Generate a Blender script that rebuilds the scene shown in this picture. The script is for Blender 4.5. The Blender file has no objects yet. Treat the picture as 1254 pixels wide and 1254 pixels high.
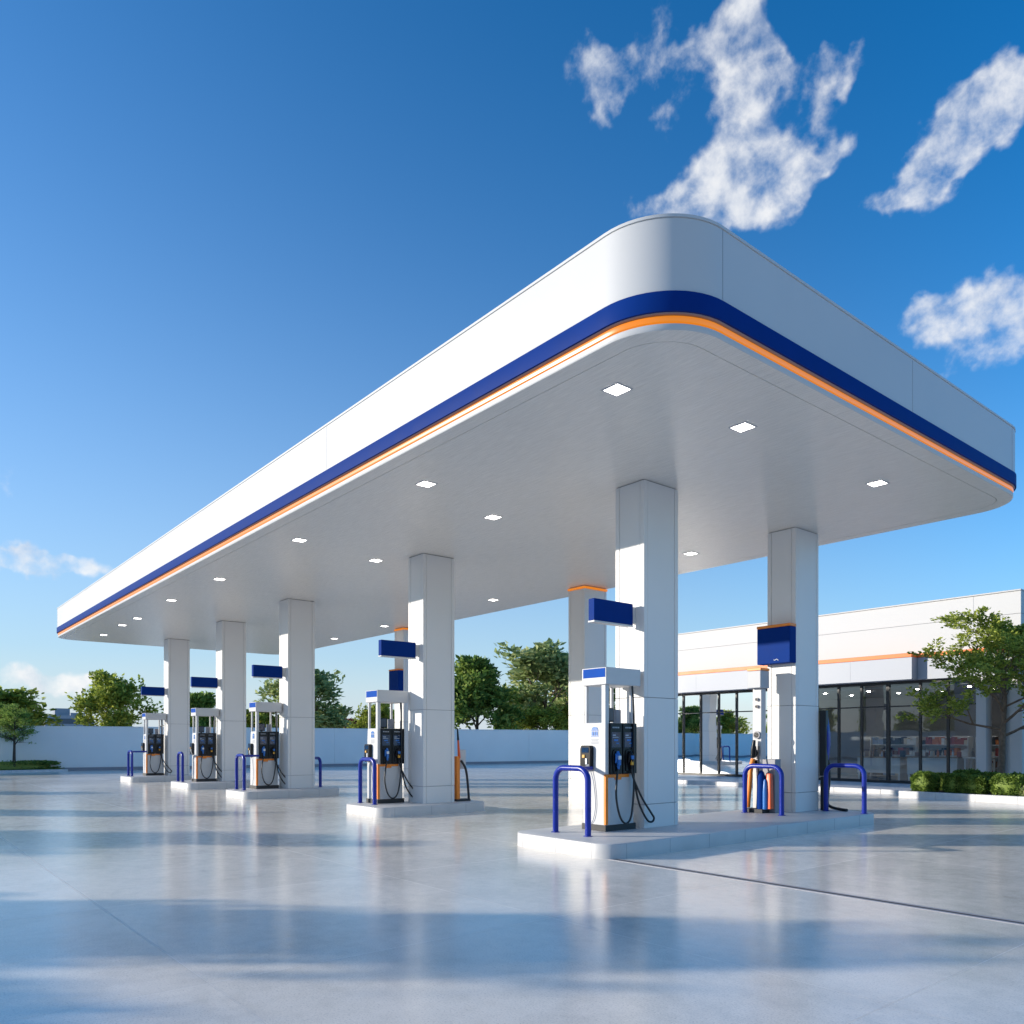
import bpy, bmesh, math, random
from mathutils import Vector, Matrix, noise as mnoise

R = math.radians
scene = bpy.context.scene
col = scene.collection
# Site frame: u runs along the rows of islands away to the left, v runs across
# the forecourt towards the shop.  Blender x = -u, y = v, z up, metres.
PHI = 40.5          # sun azimuth measured from -v towards +u
ELEV = 12.5


def P(u, v, z):
    return Vector((-u, v, z))


# ------------------------------------------------------------------ helpers
def tag(o, label=None, cat=None, group=None, kind=None):
    if label: o['label'] = label
    if cat: o['category'] = cat
    if group: o['group'] = group
    if kind: o['kind'] = kind
    return o


def thing(name, label, cat, u, v, z, group=None):
    o = bpy.data.objects.new(name, None)
    o.empty_display_size = 0.2
    o.location = P(u, v, z)
    col.objects.link(o)
    return tag(o, label, cat, group)


def root_of(o):
    while o.parent:
        o = o.parent
    return o


class MB:
    """collects shapes given in site coordinates and links them as one mesh"""
    def __init__(self):
        self.v, self.f, self.m, self.s = [], [], [], []

    def add(self, verts, faces, m=0, smooth=False):
        b = len(self.v)
        self.v += [Vector(p) for p in verts]
        for f in faces:
            self.f.append([b + i for i in f]); self.m.append(m); self.s.append(smooth)
        return self

    def box(self, u0, u1, v0, v1, z0, z1, m=0):
        vs = [P(u, v, z) for z in (z0, z1) for v in (v0, v1) for u in (u0, u1)]
        return self.add(vs, [(0, 1, 3, 2), (4, 5, 7, 6), (0, 1, 5, 4), (2, 3, 7, 6), (0, 2, 6, 4), (1, 3, 7, 5)], m)

    def tube(self, pts, r, n=12, m=0, cap=True):
        """pts: site-coordinate tuples; r: radius or list"""
        ps = [P(*p) for p in pts]
        return self.wtube(ps, r, n, m, cap)

    def wtube(self, ps, r, n=12, m=0, cap=True):
        rs = r if isinstance(r, (list, tuple)) else [r] * len(ps)
        vs, fs = [], []
        t0 = (ps[1] - ps[0]).normalized()
        a = t0.orthogonal().normalized()
        for i, p in enumerate(ps):
            if i == 0: t = ps[1] - ps[0]
            elif i == len(ps) - 1: t = ps[-1] - ps[-2]
            else: t = (ps[i + 1] - ps[i]).normalized() + (ps[i] - ps[i - 1]).normalized()
            if t.length < 1e-9: t = t0
            t.normalize()
            a = (a - t * a.dot(t))
            if a.length < 1e-6: a = t.orthogonal()
            a.normalize()
            b = t.cross(a)
            for k in range(n):
                an = 2 * math.pi * k / n
                vs.append(p + (a * math.cos(an) + b * math.sin(an)) * rs[i])
        for i in range(len(ps) - 1):
            for k in range(n):
                k2 = (k + 1) % n
                fs.append((i * n + k, i * n + k2, (i + 1) * n + k2, (i + 1) * n + k))
        self.add(vs, fs, m, True)
        if cap:
            self.add(vs[:n], [tuple(range(n))], m)
            self.add(vs[-n:], [tuple(range(n))], m)
        return self

    def lathe(self, u, v, prof, n=24, m=0):
        """prof: (radius, z) from bottom to top, closed on the axis"""
        vs, fs = [], []
        for (r, z) in prof:
            for k in range(n):
                an = 2 * math.pi * k / n
                vs.append(P(u, v, z) + Vector((math.cos(an), math.sin(an), 0)) * r)
        for i in range(len(prof) - 1):
            for k in range(n):
                k2 = (k + 1) % n
                fs.append((i * n + k, i * n + k2, (i + 1) * n + k2, (i + 1) * n + k))
        self.add(vs, fs, m, True)
        self.add(vs[:n], [tuple(range(n))], m)
        self.add(vs[-n:], [tuple(range(n))], m)
        return self

    def loft(self, rings, m=0, cap0=False, cap1=False, smooth=True):
        """rings: equally long closed loops of world points"""
        n = len(rings[0]); vs = []; fs = []
        for r in rings: vs += r
        for i in range(len(rings) - 1):
            for k in range(n):
                k2 = (k + 1) % n
                fs.append((i * n + k, i * n + k2, (i + 1) * n + k2, (i + 1) * n + k))
        self.add(vs, fs, m, smooth)
        if cap0: self.add(rings[0], [tuple(range(n))], m)
        if cap1: self.add(rings[-1], [tuple(range(n))], m)
        return self

    def build(self, name, mats, parent=None, bevel=0, seg=2, weld=True):
        me = bpy.data.meshes.new(name)
        off = root_of(parent).location if parent else Vector((0, 0, 0))
        me.from_pydata([tuple(p - off) for p in self.v], [], self.f)
        mats = mats if isinstance(mats, (list, tuple)) else [mats]
        for mt in mats: me.materials.append(mt)
        me.polygons.foreach_set('material_index', self.m)
        me.polygons.foreach_set('use_smooth', self.s)
        if weld:
            bm = bmesh.new(); bm.from_mesh(me)
            bmesh.ops.remove_doubles(bm, verts=bm.verts, dist=1e-5)
            bmesh.ops.recalc_face_normals(bm, faces=bm.faces)
            bm.to_mesh(me); bm.free()
        # sharp edges where smooth faces meet at a corner
        try: me.set_sharp_from_angle(angle=R(40))
        except Exception: pass
        o = bpy.data.objects.new(name, me)
        col.objects.link(o)
        if parent: o.parent = parent
        if bevel:
            md = o.modifiers.new('bevel', 'BEVEL'); md.width = bevel; md.segments = seg
            md.limit_method = 'ANGLE'; md.angle_limit = R(40)
        return o


def copy_tree(o, parent=None):
    c = o.copy(); col.objects.link(c)
    c.parent = parent
    for ch in [x for x in o.children]:
        copy_tree(ch, c)
    return c


def rrect(u0, u1, v0, v1, rad, z, inset=0.0, n=10):
    """rounded rectangle loop, inset inwards"""
    pts = []
    r = max(rad - inset, 0.01)
    u0 += inset; u1 -= inset; v0 += inset; v1 -= inset
    for (cu, cv, a0) in ((u0 + r, v0 + r, 180), (u1 - r, v0 + r, 270), (u1 - r, v1 - r, 0), (u0 + r, v1 - r, 90)):
        for k in range(n + 1):
            a = R(a0 + 90 * k / n)
            pts.append(P(cu + r * math.cos(a), cv + r * math.sin(a), z))
    return pts


# ---------------------------------------------------------------- materials
def new_mat(name):
    m = bpy.data.materials.new(name); m.use_nodes = True
    nt = m.node_tree; b = nt.nodes['Principled BSDF']
    return m, nt, b


def N(nt, t, **kw):
    n = nt.nodes.new(t)
    for k, v in kw.items(): setattr(n, k, v)
    return n


def ramp(nt, src, stops):
    r = N(nt, 'ShaderNodeValToRGB')
    el = r.color_ramp.elements
    while len(el) < len(stops): el.new(0.5)
    for e, (p, c) in zip(el, stops):
        e.position = p; e.color = (c[0], c[1], c[2], 1) if len(c) == 3 else c
    nt.links.new(src, r.inputs[0])
    return r.outputs[0]


def plain(name, c, rough=0.5, metal=0.0, var=0.05, scale=3.0, coat=0.0, bump=0.0, bscale=60, spec=0.5):
    m, nt, b = new_mat(name)
    tc = N(nt, 'ShaderNodeTexCoord')
    nz = N(nt, 'ShaderNodeTexNoise'); nz.inputs['Scale'].default_value = scale
    nz.inputs['Detail'].default_value = 6
    nt.links.new(tc.outputs['Object'], nz.inputs['Vector'])
    lo = [x * (1 - var) for x in c]; hi = [min(1, x * (1 + var)) for x in c]
    nt.links.new(ramp(nt, nz.outputs['Fac'], [(0.3, lo), (0.7, hi)]), b.inputs['Base Color'])
    rr = N(nt, 'ShaderNodeMapRange'); rr.inputs['To Min'].default_value = rough * 0.85; rr.inputs['To Max'].default_value = min(1, rough * 1.2)
    nt.links.new(nz.outputs['Fac'], rr.inputs['Value']); nt.links.new(rr.outputs[0], b.inputs['Roughness'])
    b.inputs['Metallic'].default_value = metal
    b.inputs['Specular IOR Level'].default_value = spec
    b.inputs['Coat Weight'].default_value = coat
    b.inputs['Coat Roughness'].default_value = 0.08
    if bump:
        n2 = N(nt, 'ShaderNodeTexNoise'); n2.inputs['Scale'].default_value = bscale; n2.inputs['Detail'].default_value = 4
        nt.links.new(tc.outputs['Object'], n2.inputs['Vector'])
        bp = N(nt, 'ShaderNodeBump'); bp.inputs['Strength'].default_value = bump; bp.inputs['Distance'].default_value = 0.01
        nt.links.new(n2.outputs['Fac'], bp.inputs['Height']); nt.links.new(bp.outputs[0], b.inputs['Normal'])
    return m


def emit(name, c, s):
    m, nt, b = new_mat(name)
    b.inputs['Base Color'].default_value = (*c, 1)
    b.inputs['Emission Color'].default_value = (*c, 1)
    b.inputs['Emission Strength'].default_value = s
    b.inputs['Roughness'].default_value = 0.3
    return m


M = {}
M['white'] = plain('white_cladding', (0.55, 0.55, 0.55), 0.45, var=0.03, scale=0.6, spec=.22)
M['white_steel'] = plain('white_painted_steel', (0.57, 0.57, 0.575), 0.42, var=0.03, scale=1.5, spec=.25)
M['column'] = plain('column_cladding', (0.74, 0.73, 0.715), 0.45, var=0.03, scale=0.6, spec=.25)
M['groove'] = plain('panel_groove', (0.28, 0.29, 0.31), 0.7)
M['navy'] = plain('navy_paint', (0.004, 0.032, 0.195), 0.5, var=0.05, spec=.03)
M['blue'] = plain('blue_gloss_paint', (0.005, 0.022, 0.27), 0.28, var=0.08, scale=4, spec=.35)
M['midblue'] = plain('mid_blue_panel', (0.014, 0.075, 0.36), 0.7, spec=.05)
M['orange'] = plain('orange_paint', (0.85, 0.24, 0.02), 0.4)
M['redorange'] = plain('red_orange_paint', (0.75, 0.10, 0.015), 0.4)
M['store_orange'] = plain('store_orange_stripe', (0.85, 0.17, 0.02), 0.45)
M['led_orange'] = emit('orange_light_strip', (0.64, 0.19, 0.008), 0.66)
M['led_orange'].node_tree.nodes['Principled BSDF'].inputs['Base Color'].default_value = (.36, .085, .003, 1)
M['lamp'] = emit('lamp_diffuser', (1.0, 0.97, 0.92), 6.0)
M['shop_lamp'] = emit('shop_downlight', (1.0, 0.93, 0.82), 60.0)
M['grey_trim'] = plain('grey_trim', (0.25, 0.25, 0.28), 0.45)
M['alu'] = plain('aluminium', (0.55, 0.56, 0.58), 0.3, metal=0.8)
M['black'] = plain('black_plastic', (0.008, 0.009, 0.012), 0.3, spec=0.25)
M['rubber'] = plain('black_rubber', (0.014, 0.014, 0.016), 0.45)
M['plinth'] = plain('dark_plinth', (0.03, 0.03, 0.032), 0.6)
M['screen'] = plain('screen_glass', (0.012, 0.035, 0.085), 0.08, var=0.3, scale=8)
M['glyph'] = plain('pale_print', (0.45, 0.5, 0.58), 0.5)
M['glyph_grey'] = plain('grey_print', (0.3, 0.33, 0.38), 0.5)
M['yellow'] = plain('yellow_plastic', (0.75, 0.36, 0.03), 0.4)
M['nozzle_blue'] = plain('blue_plastic', (0.02, 0.14, 0.45), 0.35)
M['nozzle_white'] = plain('white_plastic', (0.7, 0.72, 0.75), 0.4)
M['store_white'] = plain('store_render', (0.53, 0.525, 0.52), 0.6, var=0.025, scale=0.5, bump=0.03, bscale=40)
M['store_grey'] = plain('store_fascia_shaded', (0.40, 0.42, 0.46), 0.5, var=0.03, scale=0.5)  # grey stands in for the canopy's shade on the shop's lower band
M['frame'] = plain('window_frame', (0.015, 0.016, 0.018), 0.35)
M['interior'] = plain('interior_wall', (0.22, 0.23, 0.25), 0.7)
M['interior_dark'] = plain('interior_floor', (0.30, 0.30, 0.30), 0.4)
M['counter'] = plain('counter_laminate', (0.72, 0.69, 0.64), 0.45)
M['wood'] = plain('counter_wood', (0.32, 0.22, 0.13), 0.45, var=0.2, scale=8)
M['mulch'] = plain('bark_mulch', (0.055, 0.022, 0.014), 0.9, var=0.6, scale=45, bump=1.0, bscale=70)
M['bark'] = plain('bark', (0.16, 0.115, 0.08), 0.9, var=0.35, scale=9, bump=0.5, bscale=40)
M['bark_dark'] = plain('dark_bark', (0.07, 0.055, 0.042), 0.9, var=0.35, scale=9, bump=0.5, bscale=40)
M['tile'] = plain('roof_tile', (0.22, 0.07, 0.05), 0.8, var=0.25, scale=3)
M['render'] = plain('house_render', (0.5, 0.46, 0.42), 0.8)
M['far_grey'] = plain('far_concrete', (0.28, 0.31, 0.35), 0.8)
M['far_glass'] = plain('far_windows', (0.06, 0.08, 0.11), 0.3)


def wall_mat():
    m, nt, b = new_mat('rendered_wall')
    tc = N(nt, 'ShaderNodeTexCoord')
    nz = N(nt, 'ShaderNodeTexNoise'); nz.inputs['Scale'].default_value = 0.35; nz.inputs['Detail'].default_value = 7
    nt.links.new(tc.outputs['Object'], nz.inputs['Vector'])
    nt.links.new(ramp(nt, nz.outputs['Fac'], [(0.3, (0.82, 0.81, 0.79)), (0.7, (0.90, 0.89, 0.865))]), b.inputs['Base Color'])
    b.inputs['Roughness'].default_value = 0.6
    n2 = N(nt, 'ShaderNodeTexNoise'); n2.inputs['Scale'].default_value = 30
    nt.links.new(tc.outputs['Object'], n2.inputs['Vector'])
    bp = N(nt, 'ShaderNodeBump'); bp.inputs['Strength'].default_value = 0.1; bp.inputs['Distance'].default_value = 0.01
    nt.links.new(n2.outputs['Fac'], bp.inputs['Height']); nt.links.new(bp.outputs[0], b.inputs['Normal'])
    return m


M['wall'] = wall_mat()


def ground_mat():
    m, nt, b = new_mat('polished_concrete')
    L = nt.links
    tc = N(nt, 'ShaderNodeTexCoord'); co = tc.outputs['Object']

    def nz(scale, detail=6, rough=0.55, vec=co):
        n = N(nt, 'ShaderNodeTexNoise'); n.inputs['Scale'].default_value = scale
        n.inputs['Detail'].default_value = detail; n.inputs['Roughness'].default_value = rough
        L.new(vec, n.inputs['Vector']); return n.outputs['Fac']

    def math_(op, a, bb=None, c=None):
        n = N(nt, 'ShaderNodeMath', operation=op)
        for i, x in enumerate((a, bb, c)):
            if x is None: continue
            if isinstance(x, (int, float)): n.inputs[i].default_value = x
            else: L.new(x, n.inputs[i])
        return n.outputs[0]

    big = nz(0.22, 5, 0.6); mid = nz(1.6, 8, 0.65); fine = nz(55, 5, 0.7); grit = nz(70, 6, 0.75); mott = nz(7.5, 7, 0.7)
    f = math_('ADD', math_('MULTIPLY', big, 0.34), math_('MULTIPLY', mid, 0.36))
    f = math_('ADD', f, math_('ADD', math_('MULTIPLY', fine, 0.06), math_('MULTIPLY', mott, 0.24)))
    base = ramp(nt, f, [(0.34, (0.48, 0.44, 0.385)), (0.43, (0.73, 0.67, 0.585)), (0.54, (0.87, 0.795, 0.695)), (0.65, (0.95, 0.87, 0.765))])
    # each slab a hair lighter or darker, with sawn joints between them
    sep = N(nt, 'ShaderNodeSeparateXYZ'); L.new(co, sep.inputs[0])
    jl = []; cell = []
    for ax, pitch, off in (('X', 3.05, 2.25), ('Y', 3.05, 1.28)):
        s = math_('DIVIDE', math_('ADD', sep.outputs[ax], off + 305), pitch)
        fr = math_('FRACT', s); cell.append(math_('FLOOR', s))
        d = math_('MULTIPLY', math_('MINIMUM', fr, math_('SUBTRACT', 1.0, fr)), pitch)
        jl.append(math_('LESS_THAN', d, 0.004))
    joint = math_('MAXIMUM', jl[0], jl[1])
    cv = N(nt, 'ShaderNodeCombineXYZ'); L.new(cell[0], cv.inputs[0]); L.new(cell[1], cv.inputs[1])
    wn = N(nt, 'ShaderNodeTexWhiteNoise', noise_dimensions='2D'); L.new(cv.outputs[0], wn.inputs['Vector'])
    hsv = N(nt, 'ShaderNodeHueSaturation')
    L.new(base, hsv.inputs['Color'])
    L.new(math_('MULTIPLY_ADD', wn.outputs['Value'], 0.10, 0.95), hsv.inputs['Value'])
    mx = N(nt, 'ShaderNodeMix', data_type='RGBA'); L.new(math_('MULTIPLY', joint, 0.10), mx.inputs['Factor'])
    L.new(hsv.outputs[0], mx.inputs[6]); mx.inputs[7].default_value = (0.17, 0.18, 0.20, 1)
    # tiny dark and pale aggregate specks
    sp = N(nt, 'ShaderNodeMix', data_type='RGBA'); sp.blend_type = 'MULTIPLY'
    sp.inputs['Factor'].default_value = 1
    L.new(mx.outputs[2], sp.inputs[6])
    L.new(ramp(nt, grit, [(0.33, (0.62, 0.62, 0.65)), (0.47, (0.97, 0.97, 0.97)), (0.56, (1, 1, 1)), (0.70, (1.12, 1.12, 1.11))]), sp.inputs[7])
    L.new(sp.outputs[2], b.inputs['Base Color'])
    r1 = math_('MULTIPLY_ADD', mott, 0.20, 0.01)
    r2 = math_('MULTIPLY_ADD', big, 0.12, r1)
    L.new(math_('MULTIPLY_ADD', joint, 0.3, r2), b.inputs['Roughness'])
    b.inputs['Specular IOR Level'].default_value = 0.45
    bp = N(nt, 'ShaderNodeBump'); bp.inputs['Strength'].default_value = 0.16; bp.inputs['Distance'].default_value = 0.004
    hh = math_('ADD', math_('MULTIPLY', fine, 0.5), math_('MULTIPLY', grit, 0.35))
    hh = math_('ADD', hh, math_('MULTIPLY', mott, 1.0))
    hh = math_('SUBTRACT', hh, math_('MULTIPLY', joint, .4))
    L.new(hh, bp.inputs['Height']); L.new(bp.outputs[0], b.inputs['Normal'])
    return m


def soffit_mat():
    m, nt, b = new_mat('brushed_soffit')
    L = nt.links
    tc = N(nt, 'ShaderNodeTexCoord')
    mp = N(nt, 'ShaderNodeMapping'); mp.inputs['Scale'].default_value = (1.1, 20, 1)
    L.new(tc.outputs['Object'], mp.inputs['Vector'])
    n1 = N(nt, 'ShaderNodeTexNoise'); n1.inputs['Scale'].default_value = 2.5; n1.inputs['Detail'].default_value = 8
    n1.inputs['Roughness'].default_value = 0.65; n1.inputs['Distortion'].default_value = 0.4
    L.new(mp.outputs[0], n1.inputs['Vector'])
    L.new(ramp(nt, n1.outputs['Fac'], [(0.32, (0.72, 0.685, 0.63)), (0.68, (0.88, 0.84, 0.775))]), b.inputs['Base Color'])
    b.inputs['Roughness'].default_value = 0.24
    b.inputs['Specular IOR Level'].default_value = 0.5
    bp = N(nt, 'ShaderNodeBump'); bp.inputs['Strength'].default_value = 0.75; bp.inputs['Distance'].default_value = 0.010
    L.new(n1.outputs['Fac'], bp.inputs['Height']); L.new(bp.outputs[0], b.inputs['Normal'])
    return m


def leaf_mat(name, dark, mid, light, trans=0.3):
    m, nt, b = new_mat(name)
    L = nt.links
    ge = N(nt, 'ShaderNodeNewGeometry')
    c = ramp(nt, ge.outputs['Random Per Island'], [(0.0, dark), (0.5, mid), (1.0, light)])
    L.new(c, b.inputs['Base Color']); b.inputs['Roughness'].default_value = 0.55
    b.inputs['Specular IOR Level'].default_value = 0.3
    tr = N(nt, 'ShaderNodeBsdfTranslucent'); L.new(c, tr.inputs['Color'])
    mx = N(nt, 'ShaderNodeMixShader'); mx.inputs[0].default_value = trans
    L.new(b.outputs[0], mx.inputs[1]); L.new(tr.outputs[0], mx.inputs[2])
    L.new(mx.outputs[0], nt.nodes['Material Output'].inputs['Surface'])
    return m


def glass_mat():
    m, nt, b = new_mat('shop_glass')
    L = nt.links
    nt.nodes.remove(b)
    fr = N(nt, 'ShaderNodeFresnel'); fr.inputs['IOR'].default_value = 1.85
    tr = N(nt, 'ShaderNodeBsdfTransparent'); tr.inputs['Color'].default_value = (0.82, 0.86, 0.87, 1)
    gl = N(nt, 'ShaderNodeBsdfGlossy'); gl.inputs['Roughness'].default_value = 0.01
    gl.inputs['Color'].default_value = (0.95, 0.97, 1, 1)
    tc = N(nt, 'ShaderNodeTexCoord')
    nz = N(nt, 'ShaderNodeTexNoise'); nz.inputs['Scale'].default_value = 0.9; nz.inputs['Detail'].default_value = 1
    L.new(tc.outputs['Object'], nz.inputs['Vector'])
    bp = N(nt, 'ShaderNodeBump'); bp.inputs['Strength'].default_value = 0.04; bp.inputs['Distance'].default_value = 0.05
    L.new(nz.outputs['Fac'], bp.inputs['Height']); L.new(bp.outputs[0], gl.inputs['Normal'])
    mx = N(nt, 'ShaderNodeMixShader')
    L.new(fr.outputs[0], mx.inputs[0]); L.new(tr.outputs[0], mx.inputs[1]); L.new(gl.outputs[0], mx.inputs[2])
    L.new(mx.outputs[0], nt.nodes['Material Output'].inputs['Surface'])
    return m


M['ground'] = ground_mat()
M['soffit'] = soffit_mat()
M['glass'] = glass_mat()
M['kerb'] = plain('pale_kerb', (0.60, 0.60, 0.60), 0.5, var=0.10, scale=5, bump=0.15, bscale=50)
M['pave'] = plain('pale_paving', (0.52, 0.525, 0.54), 0.35, var=0.06, scale=1.5)
M['island'] = plain('island_concrete', (0.52, 0.515, 0.51), 0.45, var=0.07, scale=2.2, bump=0.06, bscale=60)
LEAF = [leaf_mat('leaf_olive', (0.128, 0.186, 0.029), (0.314, 0.373, 0.058), (0.568, 0.607, 0.118), .45),
        leaf_mat('leaf_green', (0.089, 0.167, 0.033), (0.212, 0.333, 0.066), (0.424, 0.535, 0.122), .45),
        leaf_mat('leaf_dark', (0.068, 0.139, 0.029), (0.151, 0.257, 0.052), (0.396, 0.466, 0.106), .45),
        leaf_mat('leaf_grey_green', (0.163, 0.233, 0.082), (0.348, 0.431, 0.163), (0.605, 0.620, 0.278), .45),
        leaf_mat('leaf_box', (0.054, 0.108, 0.016), (0.135, 0.216, 0.034), (0.257, 0.351, 0.068), .3),
        leaf_mat('leaf_conifer', (0.012, 0.032, 0.022), (0.025, 0.055, 0.035), (0.045, 0.085, 0.055), 0.1),
        leaf_mat('leaf_red', (0.07, 0.02, 0.012), (0.13, 0.035, 0.02), (0.2, 0.06, 0.035), 0.2)]


# ------------------------------------------------------------------- setting
g = MB()
g.add([P(-260, -260, 0), P(420, -260, 0), P(420, 420, 0), P(-260, 420, 0)], [(0, 1, 2, 3)])
tag(g.build('ground', M['ground'], weld=False), kind='structure')

d = MB()      # drain slot that leaves the corner of the near island
d.box(-30, 7.62, 7.835, 7.885, -0.02, 0.004)
d.box(-30, 7.62, 7.790, 7.830, -0.02, 0.005, 1)
d.box(-30, 7.62, 7.890, 7.930, -0.02, 0.005, 1)
tag(d.build('drain_channel', [M['plinth'], M['grey_trim']]),
    'narrow dark drain slot running from the corner of the nearest island', 'drain')

# ------------------------------------------------------------------- canopy
CU0, CU1, CV0, CV1, CR = 4.956, 37.0, 6.054, 15.908, 0.86
ZL, ZB, ZT = 5.796, 6.192, 6.958
canopy = thing('canopy', 'large white flat forecourt canopy with rounded corners, a navy band and an orange light line', 'canopy',
               (CU0 + CU1) / 2, (CV0 + CV1) / 2, ZL)


def ring(inset, z):
    return rrect(CU0, CU1, CV0, CV1, CR, z, inset, 14)


m = MB()
m.loft([ring(i, z) for i, z in ((0.06, ZB - 0.02), (0.004, ZB - 0.0195), (0.0, ZB - 0.016), (0.0, ZB - .015), (0.0, ZT - 0.043), (0.0, ZT - 0.042),
                                (0.006, ZT - 0.038), (0.006, ZT - 0.032), (-0.008, ZT - 0.03), (-0.008, ZT), (0.12, ZT), (0.12, 6.5))], smooth=True)
# hairline panel joints
for u in (CU0 + CR, 12.3, 18.5, 24.7, 30.9, CU1 - CR):
    if u > 6: m.box(u - 0.004, u + 0.004, CV0 - 0.0015, CV0 + 0.01, ZB, ZT - 0.045, 1)
for v in (CV0 + CR, 11.3, CV1 - CR):
    m.box(CU0 - 0.0015, CU0 + 0.01, v - 0.004, v + 0.004, ZB, ZT - 0.045, 1)
m.build('fascia', [M['white'], M['groove']], canopy)
m = MB()
m.loft([ring(i, z) for i, z in ((0.05, ZB - 0.022), (-0.0185, ZB - 0.0225), (-0.020, ZB - 0.024), (-0.0201, ZB - 0.0245), (-0.0201, 5.965), (-0.020, 5.9645), (-0.0185, 5.963), (0.004, 5.962))])
m.build('navy_band', M['navy'], canopy)
m = MB()
m.loft([ring(i, z) for i, z in ((0.004, 5.961), (0.012, 5.956), (0.085, 5.952), (0.09, 5.86))])
m.build('recess_trim', M['grey_trim'], canopy)
m = MB()
m.loft([ring(i, z) for i, z in ((0.088, 5.946), (0.040, 5.945), (0.024, 5.936), (0.020, 5.910), (0.028, 5.880), (0.088, 5.876))])
m.build('light_strip', M['led_orange'], canopy)
m = MB()
m.loft([ring(i, z) for i, z in ((0.10, 5.866), (0.036, 5.865), (0.026, 5.858), (0.026, 5.812), (0.036, ZL))])
m.loft([ring(i, z) for i, z in ((0.036, ZL), (0.27, ZL), (0.27, ZL + 0.02))], m=1, smooth=False)
m.build('soffit_lip', [M['white'], M['soffit']], canopy)
m = MB()
m.loft([ring(0.279, ZL + 0.02), ring(0.279, ZL + 0.001)], cap1=True, smooth=False)
m.loft([ring(0.265, ZL + 0.03), ring(0.29, ZL + 0.03)], m=1, smooth=False)
m.build('soffit', [M['soffit'], M['groove']], canopy)
m = MB()
m.loft([ring(0.115, 6.5), ring(0.115, 6.56)], cap0=True, cap1=True, smooth=False)
m.build('roof', M['white'], canopy)

# ------------------------------------------------------------ soffit lights
spots = [(6.48, 6.95), (6.19, 9.08), (6.15, 12.75), (10.84, 7.1), (11.65, 9.12), (11.1, 14.3), (15.54, 7.04), (16.17, 9.2),
         (18.48, 14.47), (20.61, 7.14), (25.2, 14.7), (29.55, 14.9), (24.6, 7.1), (28.96, 7.25), (31.0, 7.25), (34.33, 7.35)]
where = ['over the drain slot, nearest of the front edge row', 'between the front corner and the first column', 'nearest to the canopy\'s right-hand corner',
         'second from the front corner along the long edge', 'just left of the nearest column top', 'close to the back edge right of the nearest column',
         'third along the long front edge', 'left of the second column top', 'at the back edge beyond the second column',
         'fourth along the long front edge', 'at the far back edge left of the second column', 'at the back edge beside the third column top',
         'fifth along the long front edge', 'sixth along the long front edge', 'seventh along the long front edge', 'last along the long front edge by the far end']
proto = None
for (u, v), w in zip(spots, where):
    lab = 'small square recessed soffit light ' + w
    if proto is None:
        t = proto = thing('ceiling_light', lab, 'light', u, v, ZL, 'recessed soffit lights')
        s = 0.115
        f = MB()
        for a in ((-s - .018, -s, -s - .018, s + .018), (s, s + .018, -s - .018, s + .018), (-s, s, -s - .018, -s), (-s, s, s, s + .018)):
            f.box(u + a[0], u + a[1], v + a[2], v + a[3], ZL - 0.010, ZL + 0.0005)
        f.build('frame', M['white_steel'], t)
        MB().box(u - s + .001, u + s - .001, v - s + .001, v + s - .001, ZL - 0.005, ZL + 0.0004).build('diffuser', M['lamp'], t)
    else:
        t = copy_tree(proto); t.location = P(u, v, ZL); t['label'] = lab

# ------------------------------------------------------------------ columns
ZI = 0.207
ZI0 = ZI - 0.004


def column(u0, v0, base, label, orange_top=False):
    W, D = 0.625, 0.85
    u1, v1 = u0 + W, v0 + D
    t = thing('canopy_column', label, 'column', (u0 + u1) / 2, (v0 + v1) / 2, base, 'canopy columns')
    c = MB(); c.box(u0 + .02, u1 - .02, v0 + .02, v1 - .02, base - .004, ZL + .02)
    c.build('core', M['groove'], t)
    e = 0.085

    def level(z0, z1, name):
        b_ = MB()
        # rounded corner trims, then flat panels set 4 mm back between them
        for (a0, a1, q0, q1) in ((u0, u0 + e, v0, v0 + e), (u1 - e, u1, v0, v0 + e), (u0, u0 + e, v1 - e, v1), (u1 - e, u1, v1 - e, v1)):
            b_.box(a0, a1, q0, q1, z0, z1)
        g_ = .006
        b_.box(u0 + e + g_, u1 - e - g_, v0 + .003, v1 - .003, z0, z1)
        b_.box(u0 + .003, u1 - .003, v0 + e + g_, v1 - e - g_, z0, z1)
        b_.build(name, M['column'], t, bevel=0.006)
    level(base - .003, 0.58, 'base_panel')
    level(0.588, 2.30, 'lower_panel')
    level(2.308, ZL - (0.09 if orange_top else 0.012), 'upper_panel')
    if orange_top:
        o_ = MB(); o_.box(u0 - .02, u1 + .02, v0 - .02, v1 + .02, ZL - .085, ZL - .03)
        o_.build('orange_collar', M['led_orange'], t, bevel=0.008)
    return t


UC = [8.41, 14.85, 22.1, 27.6, 33.85]      # near faces of the five front columns
CVF = 9.65
names5 = ['nearest', 'second nearest', 'middle', 'second farthest', 'farthest']
for i, u in enumerate(UC):
    column(u, CVF, ZI, f'tall square white column on the {names5[i]} island' + (', beside the nearest pump' if i == 0 else ''))
column(8.41, 14.1, ZI, 'tall square white column carrying the upright navy box, at the shop end of the long island')
column(15.12, 14.95, 0.0, 'white column with a glowing orange collar, half hidden behind the nearest column', True)
column(24.95, 15.35, 0.0, 'slim far white column with an orange collar seen left of the second nearest column', True)

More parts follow.
